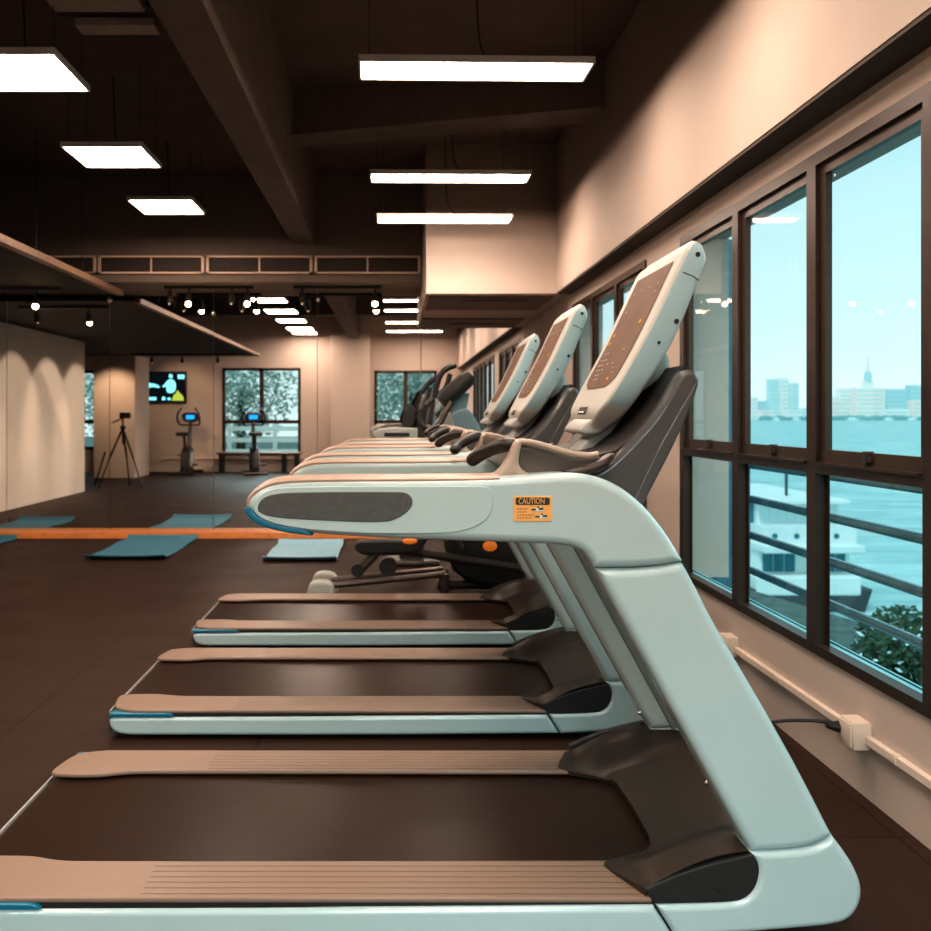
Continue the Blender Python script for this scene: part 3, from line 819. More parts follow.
# display on the user face
def fpt(t, y, off):
    f = t * (n - 1); i = min(int(f), n - 2); k = f - i
    q = Fc[i].lerp(Fc[i + 1], k); e = (Fc[i + 1] - Fc[i]).normalized(); nr = Vector((-e.y, e.x))
    return (q.x + nr.x * off, CY + y, H + q.y + nr.y * off)
def patch(mb, t0, t1, y0, y1, off, nt=10, ny=2, wf=None):
    vs = []; fs = []
    for i in range(nt + 1):
        t = t0 + (t1 - t0) * i / nt; s = wf(i / nt) if wf else 1
        for j in range(ny + 1):
            y = (y0 + (y1 - y0) * j / ny) * s; vs.append(fpt(t, y, off))
    for i in range(nt):
        for j in range(ny):
            a = i * (ny + 1) + j; fs.append((a, a + 1, a + ny + 2, a + ny + 1))
    mb.add(vs, fs)
T0, T1 = .36, .685
wf = lambda u: (.62 + .38 * min(1, (u / .12)) ** .5)
dm = MB(); patch(dm, T0, T1, -.178, .178, .0016, 18, 4, wf)
dsp = dm.build('display', M['display'], con)
b = MB()
b.cur = 0
for tt, ylist in ((.62, (-.12, -.04, .04, .12)), (.60, (-.13,)), (.575, (.12,)), (.47, (.12, .09, -.09)), (.45, (.13, .10, .07)), (.435, (.13, .11, .08, .02, -.04)), (.42, (.12, .09, .05, -.08)), (.405, (.1, .07, -.10)), (.39, (.08, .05))):
    for y in ylist: patch(b, tt, tt + .005, y - .012, y + .008, .0030, 1, 1)
b.cur = 1
for tt, y in ((.50, .14), (.535, -.12), (.385, -.09), (.52, .13)):
    patch(b, tt, tt + .008, y - .012, y + .012, .0030, 1, 1)
b.build('display_markings', [M['icon'], M['icon_o']], con)['kind'] = 'stuff'
b = MB(); patch(b, .15, .24, -.05, .06, .002, 3, 2); b.build('console_slot', M['dark'], con)
b = MB(); patch(b, .17, .185, -.03, .05, .004, 3, 2); b.build('slot_lip', M['chrome'], con)
for x, h_ in ((.788, .418), (.733, .245), (.688, .19)):
    MB().tube([(x - .005, CY - .2465, H + h_), (x - .005, CY - .2425, H + h_)], .0065 if h_ > .2 else .004, 10).build('screw', M['black'], con)
sl = [(.744, .372), (.770, .362), (.786, .350)]
MB().tube([(a, CY - .2448, H + c) for a, c in sl], .0014, 6).build('seam', M['dark'], con)
# neck
nk = [px(*p, .4) for p in [(640, 360), (662, 352), (664, 372), (655, 380), (634, 402), (612, 440), (590, 458), (572, 458), (600, 428)]]
MB().prism(chaikin(nk, 1), CY - .07, CY + .07, 'y', .012, 2).build('neck', M['stem'], TM)
b = MB().prism(chaikin([(.50, H - .04), (.52, H - .052), (.57, H - .045), (.60, H - .01), (.575, H + .01), (.53, H - .01)], 2), CY - .12, CY + .12, 'y', .008, 2)
b.build('console_hinge', M['stem'], TM)
nb = poly([(655, 351), (664, 347), (671, 358), (672, 372), (660, 380), (640, 395), (640, 370)], .3)
MB().prism(nb, CY - .17, CY + .17, 'y', .012, 2).build('console_bracket', M['white'], TM)

treads = [TM]
T2 = dup(TM, (-.02, YN + 1.343, 0), 'white treadmill in the middle of the row, seen behind the stickered one')
T3 = dup(TM, (.0, YN + 2.683, 0), 'white treadmill farthest down the row, next to the elliptical trainer')
# caution sticker, only on the first
t = px(513.5, 521.5); u = px(552, 496)
lab = MB().box(t[0], u[0], -.0015, .004, t[1], u[1], .001).build('caution_sticker', M['label'], TM, smooth=None)
lab['label'] = 'yellow and black caution sticker'
wL = u[0] - t[0]; hL = u[1] - t[1]
def LP(fx, fz): return (t[0] + fx * wL, u[1] - fz * hL)
a = LP(.055, .345); c = LP(.935, .06)
MB().prism([(a[0], a[1]), (c[0], a[1]), (c[0], c[1]), (a[0], c[1])], -.0022, .0, 'y', corner=.003).build('heading_band', M['label_dark'], lab, smooth=None)
def text(s, x, z, size, m, y, par, sx=1.0):
    cu = bpy.data.curves.new('lettering', 'FONT'); cu.body = s; cu.size = size; cu.extrude = .0002; cu.align_x = 'LEFT'
    o = bpy.data.objects.new('lettering', cu); COL.objects.link(o)
    dg = bpy.context.evaluated_depsgraph_get(); me = bpy.data.meshes.new_from_object(o.evaluated_get(dg))
    bpy.data.objects.remove(o)
    o = bpy.data.objects.new('lettering', me); COL.objects.link(o); me.materials.clear(); me.materials.append(m)
    o.parent = par; o.rotation_euler = (PI / 2, 0, 0); o.scale = (sx, 1, 1); o.location = (x, y, z); return o
q = LP(.12, .30); text('CAUTION', q[0], q[1], .0185, M['label_text'], -.0027, lab, 1.0 * .70 * wL / .079 * .93)
b = MB()
for k, (wd, zz) in enumerate([(.26, .50), (.26, .62), (.43, .74), (.36, .85)]):
    R2 = random.Random(k); x = .09
    while x < .09 + wd:
        l = R2.uniform(.03, .06); p = LP(x, zz + .03); p2 = LP(min(x + l, .09 + wd), zz - .03 + .01 * R2.random())
        b.box(p[0], p2[0], -.0019, -.0012, p[1], p2[1]); x += l + .022
b.build('small_print', M['label_brown'], lab, smooth=None)
for (ox, oz) in ((.46, .42), (.56, .70)):
    b = MB(); b.cur = 0
    P = [LP(ox + dx, oz + dz) for dx, dz in [(0, .15), (.30, .17), (.31, .06), (.22, .0), (.17, .03), (.10, .09), (0, .11)]]
    b.prism(P, -.0020, -.001, 'y')
    b.cur = 1
    for dx0, dx1, dz0, dz1 in ((.0, .12, .08, .14), (.19, .31, .04, .12), (.16, .2, -.02, .05)):
        p = LP(ox + dx0, oz + dz1); p2 = LP(ox + dx1, oz + dz0); b.box(p[0], p2[0], -.0025, -.001, p[1], p2[1])
    b.build('shoe_picture', [M['label_white'], M['label_dark']], lab, smooth=None)

# ================================================================== ELLIPTICAL TRAINER
E = thing('elliptical_trainer', 'dark elliptical trainer standing behind the last treadmill by the windows', 'exercise machine', (.3, 6.3, 0))
def e(x, y, z): return (x - .3, y - 6.3, z)
EY = 6.3
def ex(pxx, pyy, y=EY): return ((pxx - VX) * y / FP, H - (pyy - VY) * y / FP)
def eb(name, pts, r, m, y0, seg=10, par=E, sm=True, y1=None):
    P = []
    for i, p in enumerate(pts):
        yy = y0 if y1 is None else y0 + (y1 - y0) * i / (len(pts) - 1)
        q = ex(p[0], p[1], yy); P.append((q[0] - .3, yy - EY, q[1]))
    if sm and len(P) > 2: P = [tuple(v) for v in catmull(P, 5)]
    return MB().tube(P, r, seg).build(name, m, par)
# rear stabiliser with pale caps
st = MB().bar(e(-.50, 6.0, .05), e(-.50, 6.40, .05), .04, 12).build('rear_stabiliser', M['steel'], E)
MB().prism(chaikin([(-.10, -.0), (-.10, -.0), (.09, 0), (.09, 0), (.085, .10), (.05, .14), (-.05, .145), (-.09, .11)], 1), -.06, .06, 'y', .02, 2).build('stabiliser_cap', M['bodypale'], st, loc=e(-.49, 6.02, .0))
MB().prism(chaikin([(-.10, -.0), (-.10, -.0), (.09, 0), (.09, 0), (.085, .10), (.05, .14), (-.05, .145), (-.09, .11)], 1), -.05, .05, 'y', .02, 2).build('stabiliser_cap', M['bodypale'], st, loc=e(-.49, 6.36, .0))
for y in (6.1, 6.3):
    MB().bar(e(-.45, y, .09), e(.34, y, .17), .022, 10).build('track_tube', M['steel'], E)
    MB().bar(e(.34, y, .17), e(.34, y, .0), .03, 10).build('track_leg', M['steel'], E)
MB().bar(e(.3, 6.3, .06), e(1.1, 6.3, .06), .035, 10).build('base_beam', M['steel'], E)
MB().bar(e(1.1, 6.02, .04), e(1.1, 6.62, .04), .04, 12).build('front_stabiliser', M['steel'], E)
# pedal arms and pedals
for k, y in enumerate((6.05, 6.55)):
    dz = .0 if k == 0 else -.06
    eb('pedal_arm', [(373, 549), (415, 552), (470, 561), (545, 572)], [.03] * 16, M['steel'], y)
    pd = MB().prism(chaikin([(-.22, -.03), (-.22, .02), (-.18, .035), (.20, .035), (.26, .10), (.28, .08), (.24, .0), (.18, -.045), (-.16, -.05)], 1), -.07, .07, 'y', .012, 2)
    q = ex(388, 545, y); pd.build('foot_pedal', M['dark'], E, loc=(q[0] - .3, y - EY, q[1] + dz * .3))
    eb('link_arm', [(382, 548), (370, 560), (359, 572)], .028, M['steel'], y, sm=False)
    q = ex(358, 567, y)
    MB().tube([(q[0] - .3, y - EY - .03, q[1] - .02), (q[0] - .3, y - EY + .03, q[1] - .02)], .045, 16).build('roller', M['dark'], E)
    q = ex(388, 566, y)
    MB().tube([(q[0] - .3, y - EY - .04, q[1]), (q[0] - .3, y - EY + .04, q[1])], .06, 16).build('roller', M['dark'], E)
q = ex(410, 541, 5.98); MB().ball((q[0] - .3, 5.98 - EY, q[1]), .035, sc=(1.4, .5, .6)).build('orange_mark', M['orange'], E)
q = ex(490, 546, 6.0); MB().ball((q[0] - .3, 6.0 - EY, q[1]), .04, sc=(1.2, .5, .9)).build('orange_mark', M['orange'], E)
# front shroud
def EP(pts, y): return [(ex(*p, y)[0] - .3, ex(*p, y)[1]) for p in pts]
sh = chaikin(EP([(440, 540), (452, 530), (475, 500), (500, 480), (535, 485), (560, 520), (575, 560), (570, 585), (460, 585)], 6.3), 2)
MB().prism(sh, -.13, .13, 'y', .03, 3).build('drive_shroud', M['dark'], E)
pw = chaikin(EP([(438, 440), (448, 415), (463, 407), (471, 412), (486, 440), (500, 480), (505, 510), (470, 515)], 6.3), 1)
MB().prism(pw, -.09, .09, 'y', .02, 2).build('mast_cover', M['blueshell'], E)
MB().prism(chaikin(EP([(425, 437), (440, 415), (450, 412), (458, 437), (450, 448)], 6.18), 1), -.16, -.10, 'y', .01, 2).build('side_cover', M['bodypale'], E)
# console (cylinder like), grips
cc = eb('console', [(441, 403), (446, 398), (466, 380), (471, 375)], [.048, .06, .06, .045] , M['dark'], 6.2, 16, sm=False)
MB().prism(chaikin(EP([(447, 405), (470, 388), (466, 412), (455, 420)], 6.3), 1), -.05, .10, 'y', .01, 2).build('console_back', M['blueshell'], E)
eb('swing_handle', [(434, 398), (437, 384), (441, 374), (448, 368), (456, 365)], [.021] * 21, M['grip'], 6.1)
eb('swing_handle', [(431, 397), (440, 393), (446, 387), (450, 374)], [.020] * 16, M['grip'], 6.45)
eb('fixed_handle', [(423, 404), (420, 418), (423, 425), (432, 428), (440, 423), (446, 412), (452, 402)], [.020] * 31, M['steel'], 6.05)
eb('swing_arm', [(433, 398), (425, 410), (424, 440), (440, 500), (462, 548)], [.020] * 21, M['steel'], 6.1)
eb('swing_arm', [(433, 400), (430, 440), (445, 500), (466, 548)], [.020] * 16, M['steel'], 6.5)
q = ex(424, 402, 6.0); MB().bar((q[0] - .3 , -.3, q[1] + .05), (q[0] - .33, -.3, q[1] - .05), .018, 10).build('chrome_grip', M['chrome'], E)
# a second, lower stepper seen in the mirror: small dark cycle with a pale seat beam
S = thing('stepper_machine', 'dark upright cross trainer with a pale tray, reflected in front of the back window', 'exercise machine', (.02, 5.75, 0))
MB().box(-.22, .22, -.22, .22, 0, .05, .02).build('base', M['steel'], S)
MB().prism(chaikin([(-.12, 0), (-.12, 0), (.10, 0), (.10, 0), (.08, .3), (.05, .55), (-.05, .55), (-.09, .3)], 1), -.07, .07, 'y', .02, 2).build('drive_shroud', M['dark'], S)
S.location = (.15, 7.6, 0)
MB().bar((.02, 0, .5), (.06, 0, 1.28), .045, 12).build('mast', M['dark'], S)
MB().prism(chaikin([(-.36, 1.10), (-.30, 1.04), (.04, 1.0), (.04, 1.0), (.04, 1.14), (.04, 1.14), (-.25, 1.15)], 1), -.10, .10, 'y', .015, 2).build('tray', M['bodypale'], S)
MB().box(-.24, -.03, -.104, -.099, 1.07, 1.10).build('tray_slot', M['black'], S, smooth=None)
MB().tube(catmull([(.05, .1, 1.2), (.07, .1, 1.4), (.12, .1, 1.5), (.20, .1, 1.57)], 5), .022, 10).build('handle', M['grip'], S)
MB().tube(catmull([(.05, -.1, 1.2), (.12, -.1, 1.38), (.14, -.1, 1.48)], 5), .022, 10).build('handle', M['grip'], S)
MB().prism(chaikin([(-.10, 1.16), (-.03, 1.12), (.03, 1.2), (.02, 1.32), (-.04, 1.34), (-.08, 1.26)], 1), -.07, .07, 'y', .015, 2).build('console', M['dark'], S)

# ================================================================== MATS
def yoga(x0, y0, x1, y1, skew, m, lab, seed):
    r = random.Random(seed)
    t = MB(); NXX, NYY = 14, 20; top = []; vs = []; fs = []
    for j in range(NYY + 1):
        v = j / NYY
        for i in range(NXX + 1):
            u_ = i / NXX
            curl = .035 * max(0, (abs(v - .5) - .42) / .08) ** 2 + .012 * (math.sin(v * 9 + seed) * .5 + .5) * (abs(u_ - .5) * 2) ** 3
            vs.append((x0 + (x1 - x0) * u_ + skew * v - (x0 + x1) / 2, y0 + (y1 - y0) * v - (y0 + y1) / 2, .009 + curl))
    nn = len(vs); vs += [(a, b_, c - .007) for a, b_, c in vs]
    N1 = NXX + 1
    for j in range(NYY):
        for i in range(NXX):
            a = j * N1 + i; fs.append((a, a + 1, a + N1 + 1, a + N1)); fs.append((nn + a, nn + a + N1, nn + a + N1 + 1, nn + a + 1))
    for i in range(NXX):
        fs.append((i, nn + i, nn + i + 1, i + 1)); a = NYY * N1 + i; fs.append((a, a + 1, nn + a + 1, nn + a))
    for j in range(NYY):
        a = j * N1; fs.append((a, a + N1, nn + a + N1, nn + a)); a += NXX; fs.append((a, nn + a, nn + a + N1, a + N1))
    t.add(vs, fs)
    tag(t.build('exercise_mat', m, loc=((x0 + x1) / 2, (y0 + y1) / 2, 0)), lab, 'mat', 'exercise mats before the mirror')
yoga(-2.68, 7.72, -1.98, 9.06, .0, M['mat_teal'], 'teal exercise mat lying before the mirror, between the other two mats', 1)
yoga(-4.45, 7.95, -3.80, 9.06, .0, M['mat_teal'], 'teal exercise mat at the far left end of the mirror', 2)
yoga(-1.13, 7.65, -.50, 8.75, .0, M['mat_pale'], 'pale blue exercise mat behind the treadmill handrail, close to the mirror', 3)

# ================================================================== WALL SOCKETS, TRUNKING, CABLE
struct('trim_5', MB().prism([(XW - .022, .188), (XW, .188), (XW, .212), (XW - .022, .212)], YB, 7.5, 'y', .004, 1), M['pvc'])
def socket(y, lab, plug):
    t = thing('wall_socket', lab, 'socket', (XW, y, .20), 0, 'sockets on the white trunking')
    MB().box(-.06, 0, -.045, .045, -.035, .055, .006).build('box', M['pvc'], t)
    MB().box(-.067, -.06, -.037, .037, -.027, .047, .002).build('face_plate', M['pvc'], t)
    if plug: pass
socket(4.05, 'white wall socket box beside the first treadmill upright', True)
socket(2.93, 'white wall socket box with a black cable plugged in', True)
tag(MB().box(-.022, .0, -.025, .025, -.0, .026, .003).build('trunking_clip', M['pvc'], loc=(XW - .004, 3.55, .188)), 'small clip on the trunking midway between two sockets', 'clip', 'trunking clips')
tag(MB().box(-.022, .0, -.012, .012, -.0, .03, .003).build('trunking_clip', M['pvc'], loc=(XW - .004, 2.72, .188)), 'small clip on the trunking past the socket with the cable', 'clip', 'trunking clips')
cb = catmull([(1.47, 2.97, .215), (1.44, 2.98, .225), (1.38, 3.0, .225), (1.28, 3.02, .215), (1.21, 3.05, .18), (1.16, 3.1, .09), (1.10, 3.15, .012), (.98, 3.2, .008)], 6)
pc = thing('power_cable', 'black power cable running from the wall socket to the floor', 'cable', (1.47, 2.97, .215))
MB().tube([(v.x - 1.47, v.y - 2.97, v.z - .215) for v in cb], .006, 8).build('cord', M['black'], pc)
MB().tube([(-.045, .0, .005), (-.01, 0, 0), (.0, 0, 0)], [.010, .018, .02], 10).build('plug', M['black'], pc)

# ================================================================== THINGS BEHIND THE CAMERA (seen in the mirror)
# television
tv = thing('flat_tv', 'black wall television showing people in pale blue, on the back wall', 'television', (-5.15, YB + .03, 1.53))
MB().box(-.52, .52, .0, .05, 0, .70, .008).build('housing', M['black'], tv)
b = MB(); b.cur = 0; b.box(-.49, .49, .05, .053, .03, .67)
def blob(cur, pts): b.cur = cur; b.prism(chaikin(pts, 2), .053, .055, 'y')
blob(1, [(-.49, .18), (-.49, .18), (-.38, .20), (-.33, .33), (-.20, .36), (-.08, .32), (-.06, .37), (-.18, .43), (-.32, .44), (-.38, .52), (-.49, .54), (-.49, .54)])
blob(1, [(-.46, .56), (-.40, .54), (-.36, .60), (-.40, .65), (-.46, .64)])
blob(1, [(-.02, .36), (.03, .34), (.08, .38), (.08, .22), (.26, .22), (.30, .36), (.28, .48), (.18, .54), (.10, .50), (.04, .42)])
blob(1, [(.14, .55), (.20, .54), (.23, .60), (.19, .65), (.13, .63)])
blob(1, [(.33, .53), (.33, .53), (.48, .53), (.48, .53), (.48, .63), (.48, .63), (.33, .63), (.33, .63)])
blob(1, [(-.47, .06), (-.47, .06), (-.14, .06), (-.14, .06), (-.14, .13), (-.14, .13), (-.47, .13), (-.47, .13)]); blob(1, [(-.02, .06), (-.02, .06), (.06, .06), (.06, .14), (-.02, .14)]); blob(1, [(.10, .06), (.18, .06), (.18, .12), (.10, .12)])
blob(2, [(.20, .05), (.20, .05), (.24, .18), (.30, .22), (.32, .30), (.38, .22), (.45, .16), (.47, .05), (.47, .05)])
b.build('screen', [emission('tv_dark', (.010, .014, .02), .6), emission('tv_cyan', (.25, .80, .92), 1.5), emission('tv_yellow', (.6, .72, .10), .9)], tv, smooth=None)
# second television sits hidden: none
# tripod with camera
tp_ = thing('tripod', 'black tripod with folded head standing beside the round cornered column', 'tripod', (-4.70, 3.1, 0))
hub = (0, 0, 1.03)
for a in (PI * .12, PI * .85, PI * 1.5):
    ca, sa = math.cos(a), math.sin(a)
    lg = MB().bar(hub, (ca * .22, sa * .22, .52), .018, 8).bar((ca * .22, sa * .22, .52), (ca * .40, sa * .40, .02), .012, 8).ball((ca * .40, sa * .40, .018), .018)
    lg.build('leg', M['black'], tp_)
MB().bar((0, 0, .75), (0, 0, 1.22), .015, 8).build('column', M['black'], tp_)
MB().ball((0, 0, 1.04), .05, sc=(1, 1, .7)).build('hub', M['black'], tp_)
MB().box(-.05, .13, -.04, .04, 1.2, 1.30, .01).build('head', M['black'], tp_)
MB().bar((0, .02, 1.2), (-.16, .1, 1.12), .01, 8).build('handle', M['black'], tp_)
pl = MB().bar((-5.22, 3.0, .02), (-5.02, 3.05, .62), .014, 8).build('exercise_bar', M['black'])
tag(pl, 'short black bar leaning beside the tripod and the partition', 'bar')
# exercise bikes
def bike(x, y, lab, rz):
    t = thing('exercise_bike', lab, 'exercise bike', (x, y, 0), rz, 'exercise bikes along the back wall')
    MB().bar((-.25, .42, .04), (.25, .42, .04), .035, 10).build('stabiliser', M['steel'], t)
    MB().bar((-.25, -.42, .04), (.25, -.42, .04), .035, 10).build('stabiliser', M['steel'], t)
    MB().bar((0, -.42, .06), (0, .42, .06), .035, 8).build('base_beam', M['steel'], t)
    MB().prism(chaikin([(-.30, .10), (-.22, .06), (.24, .06), (.33, .2), (.30, .45), (.18, .58), (-.05, .60), (-.2, .45)], 2), -.09, .09, 'x', .03, 2).build('drive_shroud', M['dark'], t)
    MB().prism(chaikin([(-.16, .20), (-.05, .14), (.14, .16), (.2, .32), (.12, .48), (-.05, .48)], 2), -.105, -.088, 'x', .01, 2).build('pale_cover', M['bodypale'], t)
    MB().bar((0, -.15, .5), (0, -.28, .82), .03, 10).build('seat_post', M['steel'], t)
    MB().prism(chaikin([(-.16, -.46), (.16, -.46), (.13, -.30), (.04, -.12), (-.04, -.12), (-.13, -.30)], 2), .82, .90, 'z', .03, 2).build('seat', M['dark'], t)
    MB().bar((0, .2, .5), (0, .34, 1.12), .04, 10).build('mast', M['steel'], t)
    mo = MB().prism(chaikin([(-.17, 1.10), (.17, 1.10), (.19, 1.32), (-.19, 1.32)], 1), .30, .38, 'y', .02, 2).build('monitor', M['dark'], t)
    MB().box(-.09, .09, .288, .300, 1.17, 1.26).box(-.09, .09, .380, .386, 1.17, 1.26).build('screen', M['screenblue'], mo, smooth=None)
    for s in (-1, 1):
        MB().tube(catmull([(s * .02, .30, 1.05), (s * .20, .24, 1.05), (s * .24, .14, 1.16), (s * .22, .10, 1.30), (s * .14, .12, 1.42)], 5), .018, 10).build('handlebar', M['grip'], t)
        MB().bar((0, .05, .30), (s * .14, .05 + s * .12, .30 + s * .10), .015, 8).build('crank', M['chrome'], t)
        MB().box(s * .19 - .05, s * .19 + .05, .05 + s * .12 - .04, .05 + s * .12 + .04, .28 + s * .10, .31 + s * .10, .008).build('pedal', M['black'], t)
    return t
bike(-4.45, -.62, 'black exercise bike with a blue screen below the wall television', PI)
bike(-3.0, -.55, 'black exercise bike with a blue screen in front of the wide back window', PI * .93)
# bench under the back window
bn = thing('weight_bench', 'low bench on dark legs under the wide back window', 'bench', (-3.05, -1.12, 0))
MB().box(-.85, 1.0, -.14, .14, .40, .45, .02).build('bench_top', M['trimwood'], bn)
for x in (-.75, .62, .9):
    MB().box(x - .05, x + .05, -.1, .1, 0, .40).build('leg', M['black'], bn, smooth=None)

# ================================================================== OUTSIDE
SZ = -5.3
struct('sea', MB().add([(3.5, -200, SZ), (3000, -200, SZ), (3000, 1600, SZ), (3.5, 1600, SZ)], [(0, 1, 2, 3)]), M['sea'], smooth=None)
struct('quay_ground', MB().prism([(1.8, -20), (9.0, -20), (9.5, 14), (8.0, 20), (5.0, 27), (1.8, 30)], SZ - .5, -2.65, 'z'), M['quay'])
struct('rear_ground', MB().box(-30, 20, -40, YB - .2, -.5, -.1), M['quay'])
FY = 1450.
def far(name, x0, x1, y0, m, lab, cat, y=FY, d=30, top=None, tiers=None, win=True):
    X0, X1 = (x0 - VX) * y / FP, (x1 - VX) * y / FP; Zt = H - (y0 - VY) * y / FP
    t = thing(name, lab, cat, ((X0 + X1) / 2, y, SZ + 1), 0, 'buildings across the water')
    w = (X1 - X0) / 2; h = Zt - SZ - 1
    b = MB(); b.box(-w, w, 0, d, 0, h)
    if tiers:
        for (fw, fh) in tiers: b.box(-w * fw, w * fw, d * .2, d * .8, h, h * fh); h = h * fh
    b.build('walls', m, t, smooth=None)
    if win:
        b = MB(); k = int(h / 7)
        for i in range(max(1, k)):
            z = 3 + i * 7
            if z + 3 < h: b.box(-w * .85, w * .85, -.6, 0, z, z + 2.2)
        if b.v: b.build('window_band', M['haze_d'], t, smooth=None)
    return t
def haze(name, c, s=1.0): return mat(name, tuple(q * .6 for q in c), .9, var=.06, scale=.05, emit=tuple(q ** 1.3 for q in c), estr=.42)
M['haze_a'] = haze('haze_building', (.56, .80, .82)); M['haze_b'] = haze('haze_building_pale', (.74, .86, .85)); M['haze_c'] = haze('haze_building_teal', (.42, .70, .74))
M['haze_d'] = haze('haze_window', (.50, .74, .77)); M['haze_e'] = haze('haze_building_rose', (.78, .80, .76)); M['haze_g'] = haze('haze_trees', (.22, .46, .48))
D = [('tower_building', 770, 779, 379, 'haze_a', 'hazy block tower across the water, left of the tall pale one'),
     ('tower_building', 782, 789, 378, 'haze_b', 'tall pale tower across the water seen in the narrow window'),
     ('tower_building', 792, 799, 383, 'haze_a', 'hazy tower across the water right of the tall pale one'),
     ('tower_building', 752, 758, 397, 'haze_b', 'low pale tower at the left edge of the skyline'),
     ('tower_building', 760, 767, 401, 'haze_c', 'low bluish building beside the skyline towers'),
     ('waterfront_building', 761, 774, 410, 'haze_e', 'low rosy waterfront hall across the sea'),
     ('waterfront_building', 788, 802, 410, 'haze_b', 'low white waterfront hall below the towers'),
     ('waterfront_building', 832, 842, 398, 'haze_e', 'rosy block at the left foot of the far hill'),
     ('waterfront_building', 840, 853, 388, 'haze_b', 'white block on the far hill left of the spire'),
     ('hilltop_building', 855, 885, 388, 'haze_e', 'broad pale building beneath the hilltop spire'),
     ('waterfront_building', 887, 906, 389, 'haze_c', 'bluish long block right of the spire'),
     ('waterfront_building', 910, 922, 385, 'haze_c', 'bluish square block at the right end of the hill'),
     ('waterfront_building', 884, 910, 409, 'haze_b', 'white curved roof hall at the water edge'),
     ('waterfront_building', 912, 932, 400, 'haze_e', 'rosy low block at the right end of the shore')]
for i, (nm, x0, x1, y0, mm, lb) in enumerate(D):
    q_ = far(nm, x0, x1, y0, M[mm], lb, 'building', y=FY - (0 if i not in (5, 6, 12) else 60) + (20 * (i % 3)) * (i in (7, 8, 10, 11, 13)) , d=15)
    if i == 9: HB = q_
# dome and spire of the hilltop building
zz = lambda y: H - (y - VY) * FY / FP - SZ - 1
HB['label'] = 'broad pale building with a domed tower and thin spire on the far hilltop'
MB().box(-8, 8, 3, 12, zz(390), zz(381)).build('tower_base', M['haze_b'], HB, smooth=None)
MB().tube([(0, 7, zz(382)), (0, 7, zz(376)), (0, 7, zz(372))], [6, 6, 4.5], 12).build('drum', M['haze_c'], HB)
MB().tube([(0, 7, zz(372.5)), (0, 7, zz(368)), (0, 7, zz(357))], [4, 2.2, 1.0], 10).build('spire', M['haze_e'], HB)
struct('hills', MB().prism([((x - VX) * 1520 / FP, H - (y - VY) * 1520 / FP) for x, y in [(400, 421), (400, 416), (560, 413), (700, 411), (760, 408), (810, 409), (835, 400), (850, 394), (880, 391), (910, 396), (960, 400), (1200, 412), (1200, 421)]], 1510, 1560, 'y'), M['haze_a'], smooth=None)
b = MB()
rr_ = random.Random(3)
for i in range(46):
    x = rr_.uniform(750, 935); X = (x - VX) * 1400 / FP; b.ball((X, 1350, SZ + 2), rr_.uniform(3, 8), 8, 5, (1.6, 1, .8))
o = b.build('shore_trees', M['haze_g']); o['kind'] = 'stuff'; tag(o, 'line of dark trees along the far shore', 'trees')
for i, (x, w_) in enumerate([(776, 4), (796, 5), (852, 8), (888, 6), (911, 5)]):
    X = (x - VX) * 1300 / FP
    t = MB().prism([(-w_, 0), (w_, 0), (w_ * 1.2, 2.2), (-w_ * 1.2, 2.2)], -3, 3, 'y').box(-w_ * .5, w_ * .6, -2, 2, 2.2, 4.5)
    tag(t.build('ferry', M['boat_w'], loc=(X, 1300, SZ)), ['tiny white ferry below the towers', 'tiny white ferry right of the tall tower', 'tiny white ferry left of the spire', 'tiny white ferry beneath the spire', 'tiny white ferry at the right end of the shore'][i], 'boat', 'ferries near the far shore')

# big boat near the quay
BT = thing('passenger_boat', 'white two deck passenger boat moored outside beyond the railing', 'boat', (13.9, 30, SZ))
def bx_(x0, x1, y0, y1, yy=30.): return (x0 - VX) * yy / FP - 13.9, (x1 - VX) * yy / FP - 13.9, H - (y1 - VY) * yy / FP - SZ, H - (y0 - VY) * yy / FP - SZ
def bb(name, x0, x1, y0, y1, d0, d1, m, par=BT, bev=.0):
    a, c, z0, z1 = bx_(x0, x1, y0, y1); return MB().box(a, c, d0, d1, z0, z1, bev).build(name, m, par, smooth=None)
MB().prism([(-1.9, 0), (1.8, 0), (2.05, .75), (-2.1, .75)], .0, 10, 'y', .05, 1).build('hull', M['boat_hull'], BT)
bb('bulwark', 756, 861, 576, 596, -.05, 9.5, M['boat_w'], bev=.08)
lc = bb('lower_cabin', 765, 857, 553, 577, .5, 8.5, M['boat_w'])
a, c, z0, z1 = bx_(768, 802, 556, 574); b = MB()
for k in range(3): b.box(a + k * (c - a) / 3 + .02, a + (k + 1) * (c - a) / 3 - .03, .46, .5, z0, z1)
a, c, z0, z1 = bx_(832, 853, 556, 574)
for k in range(2): b.box(a + k * (c - a) / 2 + .02, a + (k + 1) * (c - a) / 2 - .03, .46, .5, z0, z1)
b.build('window', M['boat_glass'], lc, smooth=None)
bb('deck_overhang', 762, 863, 545, 553, -.2, 9, M['boat_w'], bev=.05)
bb('upper_bulwark', 764, 858, 527, 546, .1, 8.5, M['boat_w'])
for x in (776, 798, 838):
    a, c, z0, z1 = bx_(x - 3, x + 3, 533, 540); MB().tube([((a + c) / 2, .08, (z0 + z1) / 2), ((a + c) / 2, .12, (z0 + z1) / 2)], .09, 14).build('porthole', M['boat_glass'], BT)
uc = bb('upper_cabin', 768, 852, 505, 528, .9, 7.5, M['boat_w'])
a, c, z0, z1 = bx_(771, 850, 511, 525); b = MB()
for k in range(9): b.box(a + k * (c - a) / 9 + .015, a + (k + 1) * (c - a) / 9 - .02, .86, .9, z0, z1)
b.build('window', M['haze_c'], uc, smooth=None)
bb('roof', 764, 857, 501, 506, .4, 8, M['boat_w'], bev=.04)
bb('wheelhouse', 760, 768, 506, 545, 1.2, 3, M['boat_glass'])
